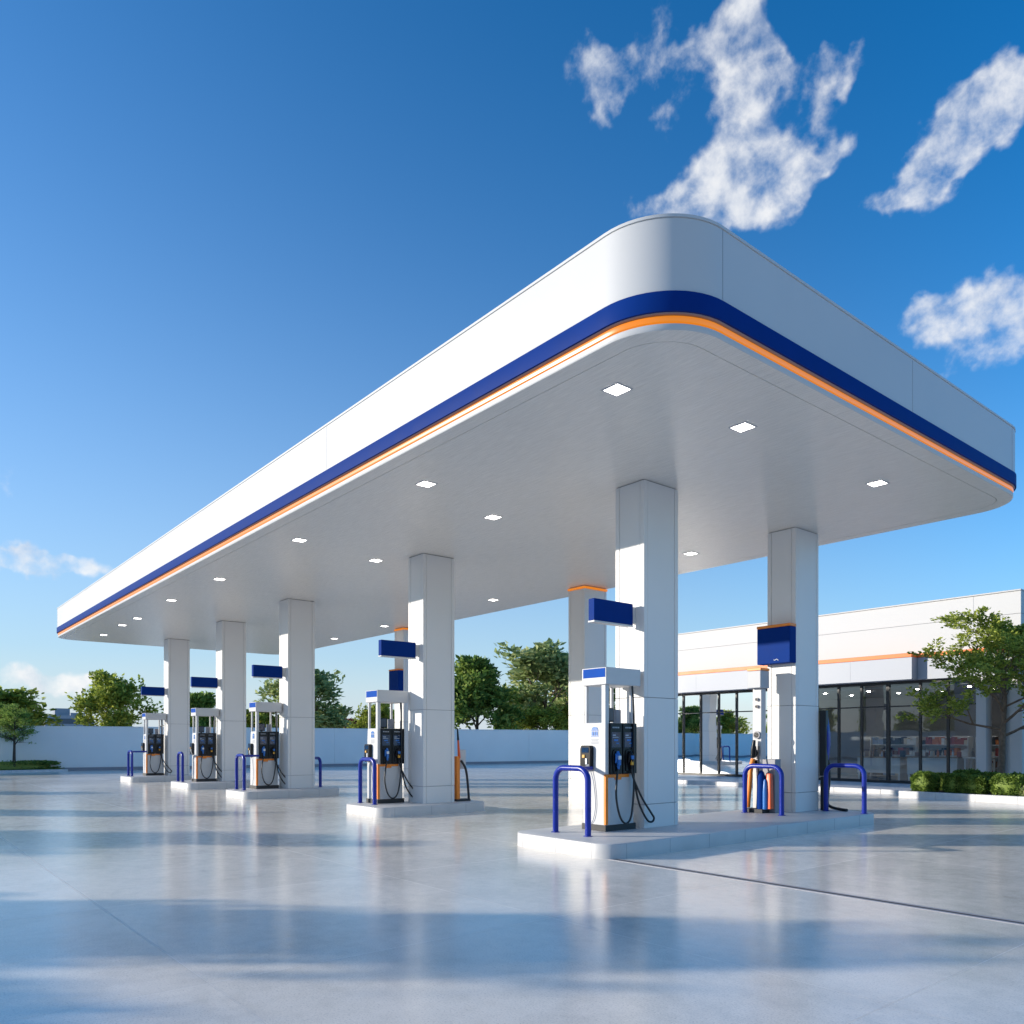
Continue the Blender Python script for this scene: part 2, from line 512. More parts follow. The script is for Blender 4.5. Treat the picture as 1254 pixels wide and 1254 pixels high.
# ------------------------------------------------------------------ islands
ISL = [(7.32, 9.45, 7.70, 15.30), (14.35, 16.1, 8.28, 11.15), (21.25, 23.0, 8.05, 11.0), (26.75, 28.95, 8.25, 10.9), (32.75, 34.6, 7.95, 10.7)]
isl_lab = ['long raised white concrete island with two columns, nearest of all', 'short raised concrete island under the second nearest pump and column',
           'short raised concrete island of the middle pump, with a hoop at each end', 'short raised concrete island with a single narrow hoop at its left end',
           'farthest short raised concrete island by the boundary wall']
for (u0, u1, v0, v1), lab in zip(ISL, isl_lab):
    t = thing('pump_island', lab, 'island', (u0 + u1) / 2, (v0 + v1) / 2, 0, 'raised pump islands')
    m = MB()
    rr = 0.34
    m.loft([rrect(u0, u1, v0, v1, rr, z, i, 10) for i, z in ((0, -.02), (0, ZI - .012), (.004, ZI - .004), (.012, ZI))], cap1=True)
    j = m
    jm = .0035
    for k in range(1, 12):
        v = v0 + rr + (k - 1) * 0.92
        if v < v1 - rr + .01:
            for uu in (u0, u1):
                j.box(uu - .0012, uu + .0012, v - jm, v + jm, .002, ZI - .008, 1)
    for uu in (u0 + rr, u1 - rr, (u0 + u1) / 2):
        for vv in (v0, v1):
            j.box(uu - jm, uu + jm, vv - .0012, vv + .0012, .002, ZI - .008, 1)
    m.build('deck', [M['island'], M['groove']], t)

# -------------------------------------------------------------------- pumps
def make_pump(lab):
    u0, v0, z0 = 8.47, 8.83, ZI
    u1, v1 = 8.97, 9.48
    t = thing('fuel_pump', lab, 'fuel pump', (u0 + u1) / 2, (v0 + v1) / 2, z0, 'fuel pumps')
    MB().box(u0 - .012, u1 + .012, v0 - .012, v1 + .03, z0 - .003, z0 + .095).build('plinth', M['plinth'], t, bevel=.006)
    # cabinet, slightly tapered: narrower at the top
    m = MB()
    m.loft([rrect(u0 + i, u1 - i, v0 + i * .6, v1 - i * .4, .03, z, 0, 5) for i, z in ((0, z0 + .095), (0, 1.09), (.004, 1.62), (.012, 1.865), (.03, 1.885))], cap0=True, cap1=True)
    cab = m.build('cabinet', M['white_steel'], t)
    s = MB()
    s.box(u0 - .0025, u0 + .004, v0 + .10, v1 - .06, .335, 1.0)
    s.build('lower_panel', M['white'], t, bevel=.002)
    o = MB()
    o.box(u0 - .012, u0 + .035, v0 - .010, v0 + .045, z0 + .10, 1.085)
    o.build('corner_strip', M['orange'], t, bevel=.008)
    o = MB()
    o.box(u0 - .012, u0 + .004, v0 + .05, v1 - .13, 1.035, 1.085)
    o.box(u0 - .016, u0 + .004, v0 + .20, v0 + .34, 1.00, 1.04, 0)
    o.build('trim_strip', M['orange'], t, bevel=.004)
    # black working face with two bays
    m = MB()
    m.box(u0 - .045, u0 + .01, v0 + .06, v0 + .325, 1.09, 1.88)
    m.box(u0 - .045, u0 + .01, v0 + .345, v1 + .012, 1.09, 1.88)
    m.box(u0 - .03, u0 + .012, v0 + .06, v1 + .012, 1.095, 1.875)
    face = m.build('working_face', M['black'], t, bevel=.008)
    for q in (v0 + .085, v0 + .375):
        sc = MB(); sc.box(u0 - .049, u0 - .04, q, q + .20, 1.50, 1.74)
        so = sc.build('screen', M['screen'], t, bevel=.003)
        gl = MB()
        for (a, b_, c, d_) in ((.02, .09, 1.685, 1.70), (.02, .15, 1.655, 1.664), (.05, .14, 1.60, 1.63), (.10, .16, 1.56, 1.575)):
            gl.box(u0 - .0508, u0 - .049, q + a, q + b_, c, d_, 0 if c > 1.65 else 1)
        gl.build('readout', [M['glyph'], M['nozzle_blue']], so)
        hd = MB()
        for k in range(4):
            hd.box(u0 - .0462, u0 - .044, q + .02 + k * .04, q + .05 + k * .04, 1.80, 1.822)
        hd.build('grade_sign', M['glyph_grey'], t)
    # nozzles in their boots
    for k, q in enumerate((v0 + .185, v0 + .475)):
        bt = MB(); bt.loft([[P(u0 - dd, q + a, z) for (a, z) in ((-.075, 1.13), (.075, 1.13), (.085, 1.44), (.05, 1.47), (-.05, 1.47), (-.085, 1.44))] for dd in (.04, .062)], cap0=True, cap1=True, smooth=False)
        bo = bt.build('nozzle_boot', M['black'], t, bevel=.006)
        nz = MB()
        nz.tube([(u0 - .075, q, 1.44), (u0 - .10, q, 1.38), (u0 - .105, q, 1.30), (u0 - .09, q + .005, 1.22), (u0 - .085, q + .01, 1.16)], [.022, .03, .032, .026, .018], 10, 0)
        nz.tube([(u0 - .075, q - .03, 1.40), (u0 - .10, q - .045, 1.36), (u0 - .085, q - .05, 1.26)], [.02, .022, .012], 8, 0)
        nz.box(u0 - .135, u0 - .10, q - .028, q + .028, 1.315, 1.375, 1)
        nz.box(u0 - .128, u0 - .10, q - .026, q + .026, 1.225, 1.30, 2)
        nz.build('nozzle', [M['nozzle_blue'] if k == 0 else M['black'], M['nozzle_white'] if k == 0 else M['nozzle_blue'],
                            M['nozzle_blue'] if k == 0 else M['yellow']], t, bevel=.006)
    # hoses
    h = MB()
    h.tube(spline([(u0 - .085, v0 + .19, 1.17), (u0 - .10, v0 + .14, 1.0), (u0 - .13, v0 + .10, .72), (u0 - .15, v0 + .16, .44), (u0 - .15, v0 + .29, .325),
                   (u0 - .14, v0 + .42, .42), (u0 - .11, v0 + .51, .75), (u0 - .08, v0 + .555, 1.12), (u0 - .07, v0 + .565, 1.6), (u0 - .06, v0 + .57, 2.05), (u0 - .03, v0 + .57, 2.48)]), .0165, 10)
    h.build('hose', M['rubber'], t)
    h = MB()
    h.tube(spline([(u0 - .085, v0 + .49, 1.17), (u0 - .10, v0 + .53, 1.0), (u0 - .14, v0 + .68, .70), (u0 - .17, v0 + .86, .46), (u0 - .17, v0 + .93, .37),
                   (u0 - .165, v0 + .88, .315), (u0 - .15, v0 + .78, .36), (u0 - .12, v0 + .63, .62), (u0 - .07, v0 + .57, 1.0), (u0 - .03, v0 + .60, 1.12)]), .0165, 10)
    h.build('hose', M['rubber'], t)
    # posts and header
    for (a, b_, q, r) in ((u0 + .002, .085, v0 + .002, .07), (u1 - .07, .05, v0 + .02, .05), (u0 + .02, .045, v1 - .05, .045), (u1 - .07, .05, v1 - .06, .05)):
        pz = 1.09 if q < v0 + .01 else 1.86
        MB().box(a - (.008 if pz < 1.5 else 0), a + b_, q - (.010 if pz < 1.5 else 0), q + r, pz, 2.475).build('post', M['white_steel'], t, bevel=.012)
    MB().box(u0 - .05, u1 - .02, v0 - .04, v1 + .10, 2.47, 2.74).build('header', M['white_steel'], t, bevel=.012)
    MB().box(u0 - .03, u1 - .05, v0 - .044, v0 - .034, 2.585, 2.725).build('header_sign', M['midblue'], t, bevel=.003)
    m = MB(); m.box(u0 + .11, u0 + .17, v0 + .10, v0 + .30, 1.90, 2.12); m.box(u0 + .12, u0 + .16, v0 + .17, v0 + .23, 1.87, 1.91)
    dsp = m.build('display', M['black'], t, bevel=.006)
    MB().box(u0 + .106, u0 + .111, v0 + .115, v0 + .285, 1.925, 2.10).build('screen', M['screen'], dsp)
    m = MB(); m.box(u0 + .14, u0 + .24, v0 + .38, v0 + .50, 1.87, 2.10)
    m.build('meter', M['grey_trim'], t, bevel=.01)
    # card reader on the end face
    m = MB()
    m.loft([[P(a, v0 - dd, z) for (a, z) in ((u1 - .235, 1.15), (u1 - .02, 1.13), (u1 - .005, 1.18), (u1 - .005, 1.48), (u1 - .03, 1.53), (u1 - .22, 1.53), (u1 - .24, 1.49))] for dd in (-.005, .07)], cap0=True, cap1=True, smooth=False)
    kr = m.build('card_reader', M['black'], t, bevel=.01)
    k = MB()
    k.box(u1 - .20, u1 - .05, v0 - .074, v0 - .066, 1.42, 1.50, 0)
    k.box(u1 - .12, u1 - .07, v0 - .085, v0 - .066, 1.34, 1.385, 1)
    k.box(u1 - .17, u1 - .135, v0 - .082, v0 - .066, 1.24, 1.33, 2)
    for a in range(3):
        for b_ in range(3):
            k.box(u1 - .21 + a * .026, u1 - .192 + a * .026, v0 - .074, v0 - .066, 1.17 + b_ * .024, 1.187 + b_ * .024, 3)
    k.build('keypad', [M['screen'], M['yellow'], M['nozzle_white'], M['glyph_grey']], kr)
    # printed notice: blue emblem above two grey lines
    n_ = MB()
    def plate(poly, mm):
        n_.add([P(a, v0 - .004, z) for a, z in poly], [tuple(range(len(poly)))], mm)
    cu = u0 + .235
    arc = [(cu + .07 * math.cos(R(a)), 1.775 + .05 * math.sin(R(a))) for a in range(0, 181, 20)]
    plate(arc, 0)
    for (a, b_, z, zz) in ((-.08, .08, 1.755, 1.768), (-.07, -.03, 1.69, 1.748), (-.02, .02, 1.69, 1.748), (.03, .07, 1.69, 1.748), (-.085, .085, 1.672, 1.684)):
        plate([(cu + a, z), (cu + b_, z), (cu + b_, zz), (cu + a, zz)], 0)
    for z, w in ((1.625, .09), (1.602, .07), (1.579, .085), (1.556, .075)):
        plate([(cu - w, z), (cu + w, z), (cu + w, z + .010), (cu - w, z + .010)], 1)
    n_.build('notice', [M['nozzle_blue'], M['glyph_grey']], t, weld=False)
    c_ = MB()
    c_.tube(spline([(u1 - .20, v0 - .03, 1.14), (u1 - .26, v0 - .02, .95), (u1 - .30, v0 - .018, .62), (u1 - .26, v0 - .02, .40), (u1 - .20, v0 - .015, .31)]), .006, 6)
    c_.build('cable', M['glyph_grey'], t)
    return t


def spline(pts, n=6):
    """Catmull-Rom through the points"""
    out = []
    p = [pts[0]] + list(pts) + [pts[-1]]
    for i in range(1, len(p) - 2):
        for k in range(n):
            t = k / n
            out.append(tuple(0.5 * ((2 * p[i][a]) + (-p[i - 1][a] + p[i + 1][a]) * t + (2 * p[i - 1][a] - 5 * p[i][a] + 4 * p[i + 1][a] - p[i + 2][a]) * t * t
                                    + (-p[i - 1][a] + 3 * p[i][a] - 3 * p[i + 1][a] + p[i + 2][a]) * t ** 3) for a in range(3)))
    out.append(pts[-1])
    return out


pump_lab = ['white fuel pump with two black hoses beside the nearest column, largest in view',
            'white fuel pump with two black hoses on the second nearest island',
            'white fuel pump on the middle island behind a hoop with a side rail',
            'white fuel pump on the second farthest island behind a lone narrow hoop',
            'farthest white fuel pump, leftmost of the row']
pump = make_pump(pump_lab[0])
DU = [0, 0.55, 0.30, 0.15, 0.10]
for i in range(1, 5):
    c = copy_tree(pump)
    c.location = pump.location + P(UC[i] - UC[0] + DU[i], 0.02, 0)
    c['label'] = pump_lab[i]

# ---------------------------------------------- navy signs on the columns
def lane_sign(u, lab):
    t = thing('lane_sign', lab, 'sign', u + .07, CVF, 3.45, 'navy lane signs on the front columns')
    MB().box(u, u + .13, CVF - .98, CVF - .10, 3.46, 3.80).build('body', M['navy'], t, bevel=.01)
    MB().box(u - .002, u + .132, CVF - .985, CVF - .095, 3.435, 3.458).build('base_trim', M['white_steel'], t)
    MB().box(u + .03, u + .10, CVF - .10, CVF + .005, 3.50, 3.76).build('bracket', M['white_steel'], t)
    return t


ls = lane_sign(8.555, 'blank navy box sign jutting from the nearest column above the pump')
for i, lab in zip(range(1, 5), ['blank navy box sign jutting from the second nearest column', 'blank navy box sign jutting from the middle column',
                                'blank navy box sign on the second farthest column', 'blank navy box sign on the farthest column']):
    c = copy_tree(ls); c.location = ls.location + P(UC[i] - UC[0], 0, 0); c['label'] = lab


def column_box(u0, u1, vf, z0, z1, lab, mark):
    t = thing('column_box', lab, 'sign box', (u0 + u1) / 2, vf, z0, 'navy boxes with an orange top')
    MB().box(u0, u1, vf - .22, vf + .004, z0, z1).build('body', M['navy'], t, bevel=.012)
    MB().box(u0 - .004, u1 + .004, vf - .226, vf + .002, z1 + .002, z1 + .055).build('orange_cap', M['orange'], t, bevel=.006)
    if mark:
        k = MB(); k.tube([(u0 + .25, vf - .222, z0 + .055), (u0 + .29, vf - .223, z0 + .085), (u0 + .33, vf - .222, z0 + .06), (u0 + .35, vf - .222, z0 + .075)], .007, 6)
        k.build('mark', M['nozzle_white'], t)
    return t


column_box(8.40, 9.13, 14.1, 3.13, 3.84, 'upright navy box with orange top on the shop end column of the long island', True)
column_box(24.95, 25.62, 15.35, 3.40, 4.20, 'small far navy box with an orange top on the column behind the second pump', False)

# -------------------------------------------------------------- guard hoops
def hoop(u0, u1, v, lab, h=1.035, r=.045, bar=None, rc=.19, along='u', base=ZI):
    t = thing('guard_hoop', lab, 'guard hoop', (u0 + u1) / 2, v, base, 'blue steel guard hoops')
    pts = [(u0, v, base - .003), (u0, v, base + h - r - rc)]
    top = base + h - r
    for k in range(1, 9):
        a = R(90 * k / 9); pts.append((u0 + rc - rc * math.cos(a), v, top - rc + rc * math.sin(a)))
    pts.append((u0 + rc, v, top)); pts.append((u1 - rc, v, top))
    for k in range(1, 9):
        a = R(90 - 90 * k / 9); pts.append((u1 - rc + rc * math.cos(a), v, top - rc + rc * math.sin(a)))
    pts += [(u1, v, base + h - r - rc), (u1, v, base - .003)]
    MB().tube(pts, r, 20).build('tube', M['blue'], t)
    for u in (u0, u1):
        f = MB(); f.lathe(u, v, [(r + .025, base - .002), (r + .025, base + .008), (r + .004, base + .011)], 24)
        f.build('foot_plate', M['blue'], t)
    if bar:
        b_ = MB(); b_.tube([(bar[0], v, top - .02), (bar[0], bar[1], top - .02)], r * .7, 16)
        b_.build('side_rail', M['blue'], t)
    return t


hoop(8.22, 8.92, 8.2, 'blue tubular guard hoop in front of the nearest pump, largest hoop', bar=(8.74, 8.80))
hoop(8.22, 9.02, 13.30, 'blue guard hoop left of the column with the upright navy box', h=.96)
hoop(7.42, 8.20, 14.86, 'blue guard hoop at the right end of the long island', h=.96)
hoop(15.3, 15.95, 8.68, 'blue guard hoop in front of the second nearest pump', rc=.16, bar=(15.7, 8.86))
hoop(22.1, 22.68, 8.35, 'blue guard hoop left of the middle pump with a rail reaching to it', rc=.16, bar=(22.3, 8.86))
hoop(22.25, 22.85, 10.75, 'small blue guard hoop at the right end of the middle island', h=.92, rc=.16)
hoop(28.0, 28.5, 8.45, 'narrow blue guard hoop standing alone before the second farthest pump', rc=.16)
hoop(33.75, 34.3, 8.25, 'farthest blue guard hoop at the leftmost pump', rc=.16, bar=(34.0, 8.86))

# ------------------------------------------ service units round the islands
# air and water tower against the column at the shop end of the long island
t = thing('service_tower', 'slim white service tower with orange hose and navy canister behind a hoop', 'service unit', 8.95, 13.7, ZI)
MB().box(8.86, 9.06, 13.62, 13.78, ZI - .003, 2.64).build('post', M['white_steel'], t, bevel=.015)
hb = MB(); hb.box(8.80, 9.10, 13.50, 13.80, 2.64, 2.98); hb.build('header', M['store_grey'], t, bevel=.012)
MB().box(8.795, 9.105, 13.495, 13.805, 2.982, 3.03).build('orange_cap', M['orange'], t, bevel=.006)
for z, s in ((2.42, .035), (2.28, .035), (1.72, .075), (1.36, .065), (1.18, .045)):
    gz = MB(); gz.tube([(8.95, 13.625, z), (8.95, 13.58, z)], s, 18, 0); gz.tube([(8.95, 13.583, z), (8.95, 13.575, z)], s * .7, 18, 1)
    gz.build('gauge', [M['grey_trim'], M['black']], t)
h = MB(); h.tube(spline([(9.00, 13.55, 1.25), (9.02, 13.50, 1.05), (9.03, 13.47, .7), (9.05, 13.46, .42), (9.06, 13.46, .30)]), .046, 12)
h.build('orange_hose', M['orange'], t)
h = MB(); h.tube(spline([(8.88, 13.56, 1.5), (8.85, 13.5, 1.15), (8.82, 13.48, .8), (8.84, 13.46, .45)]), .014, 8)
h.build('air_hose', M['rubber'], t)
MB().box(8.70, 9.10, 13.40, 13.80, ZI - .003, ZI + .075).build('plinth', M['plinth'], t, bevel=.006)
c = MB(); c.lathe(8.80, 13.52, [(.085, .28), (.09, .34), (.075, .92), (.05, 1.0), (.02, 1.03)], 20); c.build('navy_canister', M['navy'], t)
c = MB(); c.lathe(8.70, 13.50, [(.05, .28), (.05, .6), (.035, .82), (.02, .86)], 16); c.build('blue_canister', M['nozzle_blue'], t)
c = MB(); c.loft([rrect(8.58 + i, 8.70 - i, 13.50 + i, 13.62 - i, .02, z, 0, 4) for i, z in ((0, .29), (.012, .95), (.02, .97))], cap0=True, cap1=True)
c.build('red_panel', M['redorange'], t)
c = MB(); c.tube([(8.97, 13.54, 1.62), (8.98, 13.52, 1.45), (9.0, 13.53, 1.27)], [.03, .045, .04], 10); c.tube([(8.94, 13.53, 1.5), (8.90, 13.51, 1.36), (8.93, 13.51, 1.28)], [.018, .018, .014], 8)
c.build('nozzle', M['black'], t)
MB().box(8.57, 8.86, 13.64, 13.84, ZI - .003, 1.25).build('grey_cabinet', M['grey_trim'], t, bevel=.01)

# blue hose station on the far side of that column
t = thing('hose_station', 'tall blue hose holder with black hose on the right side of the shop end column', 'hose holder', 8.3, 15.1, ZI)
MB().box(8.27, 8.41, 14.98, 15.08, .9, 2.22).build('back_plate', M['rubber'], t, bevel=.01)
c = MB(); c.loft([rrect(8.25 + i, 8.40 - i, 15.02, 15.15 - i * .6, .03, z, 0, 5) for i, z in ((.03, 1.22), (0, 1.5), (.0, 1.75), (.04, 2.12), (.07, 2.18))], cap0=True, cap1=True)
c.build('holster', M['blue'], t)
c = MB(); c.tube(spline([(8.32, 15.1, 1.4), (8.31, 15.16, 1.1), (8.30, 15.17, .85), (8.30, 15.13, .6), (8.30, 15.1, .35), (8.22, 15.1, .27), (8.0, 15.06, .24), (7.85, 15.02, .235)]), .03, 10)
c.build('hose', M['rubber'], t)
c = MB(); c.tube(spline([(8.36, 15.10, 1.5), (8.37, 15.14, 1.1), (8.36, 15.13, .7), (8.35, 15.09, .45)]), .032, 8)
c.build('hose', M['rubber'], t)
MB().box(8.25, 8.39, 14.98, 15.06, ZI - .002, .88).build('foot', M['plinth'], t, bevel=.006)

# orange hose station behind the second nearest column
t = thing('hose_station', 'orange hose holder with a dark hose behind the second nearest column', 'hose holder', 14.95, 10.72, ZI)
MB().box(14.90, 15.06, 10.60, 10.70, ZI - .003, 1.25).build('body', M['orange'], t, bevel=.02)
c = MB(); c.tube([(14.93, 10.69, 1.2), (14.93, 10.66, 1.62)], [.035, .022], 10, 0); c.tube([(14.93, 10.66, 1.62), (14.93, 10.64, 1.9)], [.026, .016], 10, 1)
c.build('nozzle', [M['redorange'], M['black']], t)
MB().tube(spline([(14.9, 10.72, 1.15), (14.88, 10.84, .95), (14.88, 10.90, .6), (14.88, 10.93, .25)]), .028, 10).build('hose', M['rubber'], t)
MB().box(14.98, 15.0, 10.74, 10.92, .95, 1.4).build('notice_board', M['white_steel'], t, bevel=.004)
MB().box(14.86, 15.08, 10.58, 10.97, ZI - .002, ZI + .05).build('foot', M['plinth'], t, bevel=.006)

# ------------------------------------------------------------ boundary wall
def wall(p0, p1, h, lab, joints):
    t = thing('boundary_wall', lab, 'wall', (p0[0] + p1[0]) / 2, (p0[1] + p1[1]) / 2, 0)
    du, dv = p1[0] - p0[0], p1[1] - p0[1]; L = math.hypot(du, dv); du /= L; dv /= L
    nu, nv = -dv, du
    th = .22

    def slab(a, b, z0, z1, off, w, mm, mat_name, name):
        m = MB()
        c = []
        for z in (z0, z1):
            for (s, q) in ((a, off), (b, off), (b, off + w), (a, off + w)):
                c.append(P(p0[0] + du * s + nu * q, p0[1] + dv * s + nv * q, z))
        m.add(c, [(0, 1, 2, 3), (4, 5, 6, 7), (0, 1, 5, 4), (1, 2, 6, 5), (2, 3, 7, 6), (3, 0, 4, 7)])
        return m
    n = max(1, round(L / joints)); body = MB()
    for k in range(n):
        s = slab(L * k / n + .008, L * (k + 1) / n - .008, -.02, h, 0, th, 0, 0, 0)
        body.add(s.v, s.f)
    s = slab(.01, L - .01, -.02, h - .02, .02, th - .04, 0, 0, 0); body.add(s.v, s.f)
    body.build('panel', M['wall'], t)
    s = slab(-.02, L + .02, h + .002, h + .05, -.03, th + .06, 0, 0, 0); s.build('coping', M['wall'], t, bevel=.008)
    s = slab(-.02, L + .02, -.02, .17, -.10, .09, 0, 0, 0)
    s.v += []
    s.build('footing', M['grey_trim'], t)
    s = slab(-.02, L + .02, -.02, .17, th + .01, .09, 0, 0, 0); s.build('footing', M['grey_trim'], t)
    return t


wall((54.5, -26), (42.0, 44), 2.36, 'long pale rendered boundary wall running behind all the pump islands', 7.0)
wall((-14, -11.5), (54.2, -11.5), 2.36, 'pale rendered boundary wall along the road side, out of sight to the left', 7.0)

# --------------------------------------------------------------------- shop
VF = 28.0
UL, UR = 25.2, 8.94
shop = thing('shop_building', 'long low white shop with an orange stripe and a full glass front', 'shop', 17, 31, 0)
ZP = .12
m = MB()
m.box(UR, UL, VF - .12, VF + .18, 4.60, 5.585); m.box(UR, UL, VF - .12, VF + .18, 5.60, 6.30)
m.box(UR + .01, UL - .01, VF - .10, VF + .16, 4.55, 6.29, 1)
for u in (10.3, 16.6, 22.9):
    m.box(u - .005, u + .005, VF - .1225, VF - .11, 4.6, 6.3, 1)
m.build('fascia', [M['store_white'], M['groove']], shop)
MB().box(UR - .02, UL + .02, VF - .16, VF + .22, 6.302, 6.35).build('coping', M['store_white'], shop, bevel=.01)
m = MB(); m.box(12.05, UL, VF - .60, VF - .13, 4.455, 4.595); m.box(UR, 12.045, VF - .20, VF - .13, 4.455, 4.595)
m.build('orange_stripe', M['store_orange'], shop, bevel=.008)
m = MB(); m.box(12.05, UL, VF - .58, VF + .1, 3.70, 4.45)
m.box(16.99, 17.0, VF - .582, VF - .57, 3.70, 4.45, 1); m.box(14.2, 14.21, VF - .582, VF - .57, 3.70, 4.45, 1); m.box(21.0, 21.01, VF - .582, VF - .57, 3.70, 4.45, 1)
m.build('awning', [M['store_grey'], M['groove']], shop, bevel=.006)  # canopy shade is put into this band's grey
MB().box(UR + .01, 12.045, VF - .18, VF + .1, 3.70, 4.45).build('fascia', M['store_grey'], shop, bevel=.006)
m = MB(); m.box(UR, UR + .2, VF + .2, 37, ZP, 6.25); m.box(UL - .2, UL, VF + .2, 37, ZP, 6.25); m.box(UR + .2, UL - .2, 36.8, 37, ZP, 6.25)
m.box(UR, 9.50, VF + .02, VF + .19, ZP, 3.69); m.box(22.75, UL - .21, VF + .02, VF + .19, ZP, 3.69)
m.build('wall', M['store_white'], shop)
m = MB(); m.box(UR + .21, UL - .21, VF + .19, 36.79, 5.9, 6.0)
m.build('roof', M['store_grey'], shop)
MB().box(9.86, 10.16, VF - .30, VF + .19, ZP, 3.69).build('pillar', M['store_white'], shop, bevel=.01)
MB().tube([(9.42, VF - .05, ZP), (9.42, VF - .05, 3.68)], .05, 12).build('downpipe', M['grey_trim'], shop)
m = MB(); m.box(UR + .21, UL - .21, VF + .3, 36.79, ZP - .02, ZP + .012)
m.build('shop_floor', M['interior_dark'], shop)
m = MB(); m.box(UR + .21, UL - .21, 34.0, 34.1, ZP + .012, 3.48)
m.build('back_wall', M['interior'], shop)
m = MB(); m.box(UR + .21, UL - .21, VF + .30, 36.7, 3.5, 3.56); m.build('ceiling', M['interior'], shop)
rd = random.Random(4)
for u in (21.4, 19.9, 18.2, 16.2, 14.5, 12.8, 11.2):
    for v in (29.6, 31.6):
        q = u + rd.uniform(-.2, .2)
        MB().tube([(q, v, 3.497), (q, v, 3.478)], .055, 14).build('downlight', M['shop_lamp'], shop)
# windows, one frame and one pane per bay
mull = [22.70, 22.18, 21.25, 20.32, 19.43, 18.50, 17.60, 16.70, 15.85, 14.98, 14.11, 13.15, 12.05, 11.15, 10.20]
VG = VF + .08
for a, b_ in zip(mull[:-1], mull[1:]):
    w_l = .055 if abs(a - 18.5) < .01 or abs(a - 13.15) < .01 else .033
    w_r = .055 if abs(b_ - 18.5) < .01 or abs(b_ - 13.15) < .01 else .033
    f = MB()
    zt, zb = 3.69, ZP
    f.box(a - w_l, a - .001, VG - .06, VG + .06, zb, zt); f.box(b_ + .001, b_ + w_r, VG - .06, VG + .06, zb, zt)
    f.box(b_ + w_r, a - w_l, VG - .055, VG + .055, zb, zb + .10); f.box(b_ + w_r, a - w_l, VG - .055, VG + .055, zt - .09, zt)
    f.box(b_ + w_r, a - w_l, VG - .045, VG + .045, 2.80, 2.845)
    fo = f.build('window', M['frame'], shop)
    p_ = MB()
    for z0, z1 in ((zb + .10, 2.80), (2.845, zt - .09)):
        p_.add([P(b_ + w_r, VG, z0), P(a - w_l, VG, z0), P(a - w_l, VG, z1), P(b_ + w_r, VG, z1)], [(0, 1, 2, 3)])
    p_.build('pane', M['glass'], fo, weld=False)

# things inside the shop
def counter(u0, u1, v0, v1, h, lab, legs=False):
    t = thing('counter', lab, 'counter', (u0 + u1) / 2, (v0 + v1) / 2, ZP + .012, 'shop counters behind the glass')
    b0 = ZP + .013
    MB().box(u0 - .03, u1 + .03, v0 - .03, v1 + .03, h - .045, h).build('worktop', M['wood'] if not legs else M['counter'], t, bevel=.006)
    if legs:
        for uu in (u0 + .04, u1 - .04):
            for vv in (v0 + .04, v1 - .04):
                MB().box(uu - .03, uu + .03, vv - .03, vv + .03, b0, h - .046).build('leg', M['counter'], t)
    else:
        MB().box(u0, u1, v0, v1, b0 + .28, h - .046).build('body', M['counter'], t, bevel=.006)
        for uu in (u0 + .05, u1 - .05):
            MB().box(uu - .03, uu + .03, v0 + .04, v1 - .04, b0, b0 + .279).build('leg', M['alu'], t)
    return t


cts = [(20.6, 21.9, 29.3, 29.9, 1.02, True, 'slim pale table behind the leftmost shop windows'),
       (19.55, 20.45, 29.2, 29.9, 1.0, False, 'grey shop counter behind the third window from the left'),
       (18.60, 19.45, 29.2, 29.9, .98, False, 'pale shop counter beside the thick mullion, left of the shop end column'),
       (17.5, 18.3, 29.3, 29.9, 1.0, False, 'counter mostly hidden behind the shop end column'),
       (13.3, 14.9, 29.3, 30.0, 1.02, False, 'long counter seen just right of the shop end column'),
       (11.3, 13.0, 29.2, 29.9, 1.05, False, 'wide light counter right of the double mullion'),
       (10.3, 11.1, 29.2, 29.8, 1.05, True, 'small table behind the window next to the white pillar')]
for (u0, u1, v0, v1, h, lg, lab) in cts:
    counter(u0, u1, v0, v1, h, lab, lg)
rd = random.Random(11)
pal = [('white', (.72, .70, .66)), ('orange', (.7, .2, .04)), ('brown', (.22, .10, .05)), ('dark red', (.35, .05, .03)), ('cream', (.62, .52, .38)), ('black', (.03, .03, .03)), ('pale blue', (.25, .38, .55))]
pm = {n: plain('goods_' + n.replace(' ', '_'), c, .45) for n, c in pal}
kinds = ['bottle', 'carton', 'jar']
place = ['slim pale table', 'third-window grey counter', 'counter by the thick mullion', 'hidden middle counter', 'long counter right of the column', 'wide light counter', 'small table by the pillar']
goods_n = 0
for ci, (u0, u1, v0, v1, h, lg, lab) in enumerate(cts):
    n = int((u1 - u0) / .17)
    for k in range(n):
        if rd.random() < .12: continue
        u = u0 + .06 + k * .17 + rd.uniform(-.02, .02); v = v0 + rd.uniform(.08, .35)
        cn, _ = pal[rd.choice([0, 0, 1, 1, 2, 2, 3, 4, 4, 5, 6])]
        kd = rd.choice(kinds); sc = rd.uniform(.8, 1.4)
        b = MB(); h2 = h + .001
        if kd == 'bottle':
            b.lathe(u, v, [(.04 * sc, h2), (.042 * sc, h2 + .15 * sc), (.016 * sc, h2 + .20 * sc), (.016 * sc, h2 + .26 * sc)], 12)
        elif kd == 'jar':
            b.lathe(u, v, [(.055 * sc, h2), (.06 * sc, h2 + .10 * sc), (.05 * sc, h2 + .12 * sc), (.052 * sc, h2 + .145 * sc)], 12)
        else:
            b.box(u - .06 * sc, u + .06 * sc, v - .04, v + .04, h2, h2 + .17 * sc)
        o = b.build(kd, pm[cn]); goods_n += 1
        tag(o, f'{cn} {kd} standing on the {place[ci]} behind the shop glass', kd, f'{cn} {kd}s on the {place[ci]}')

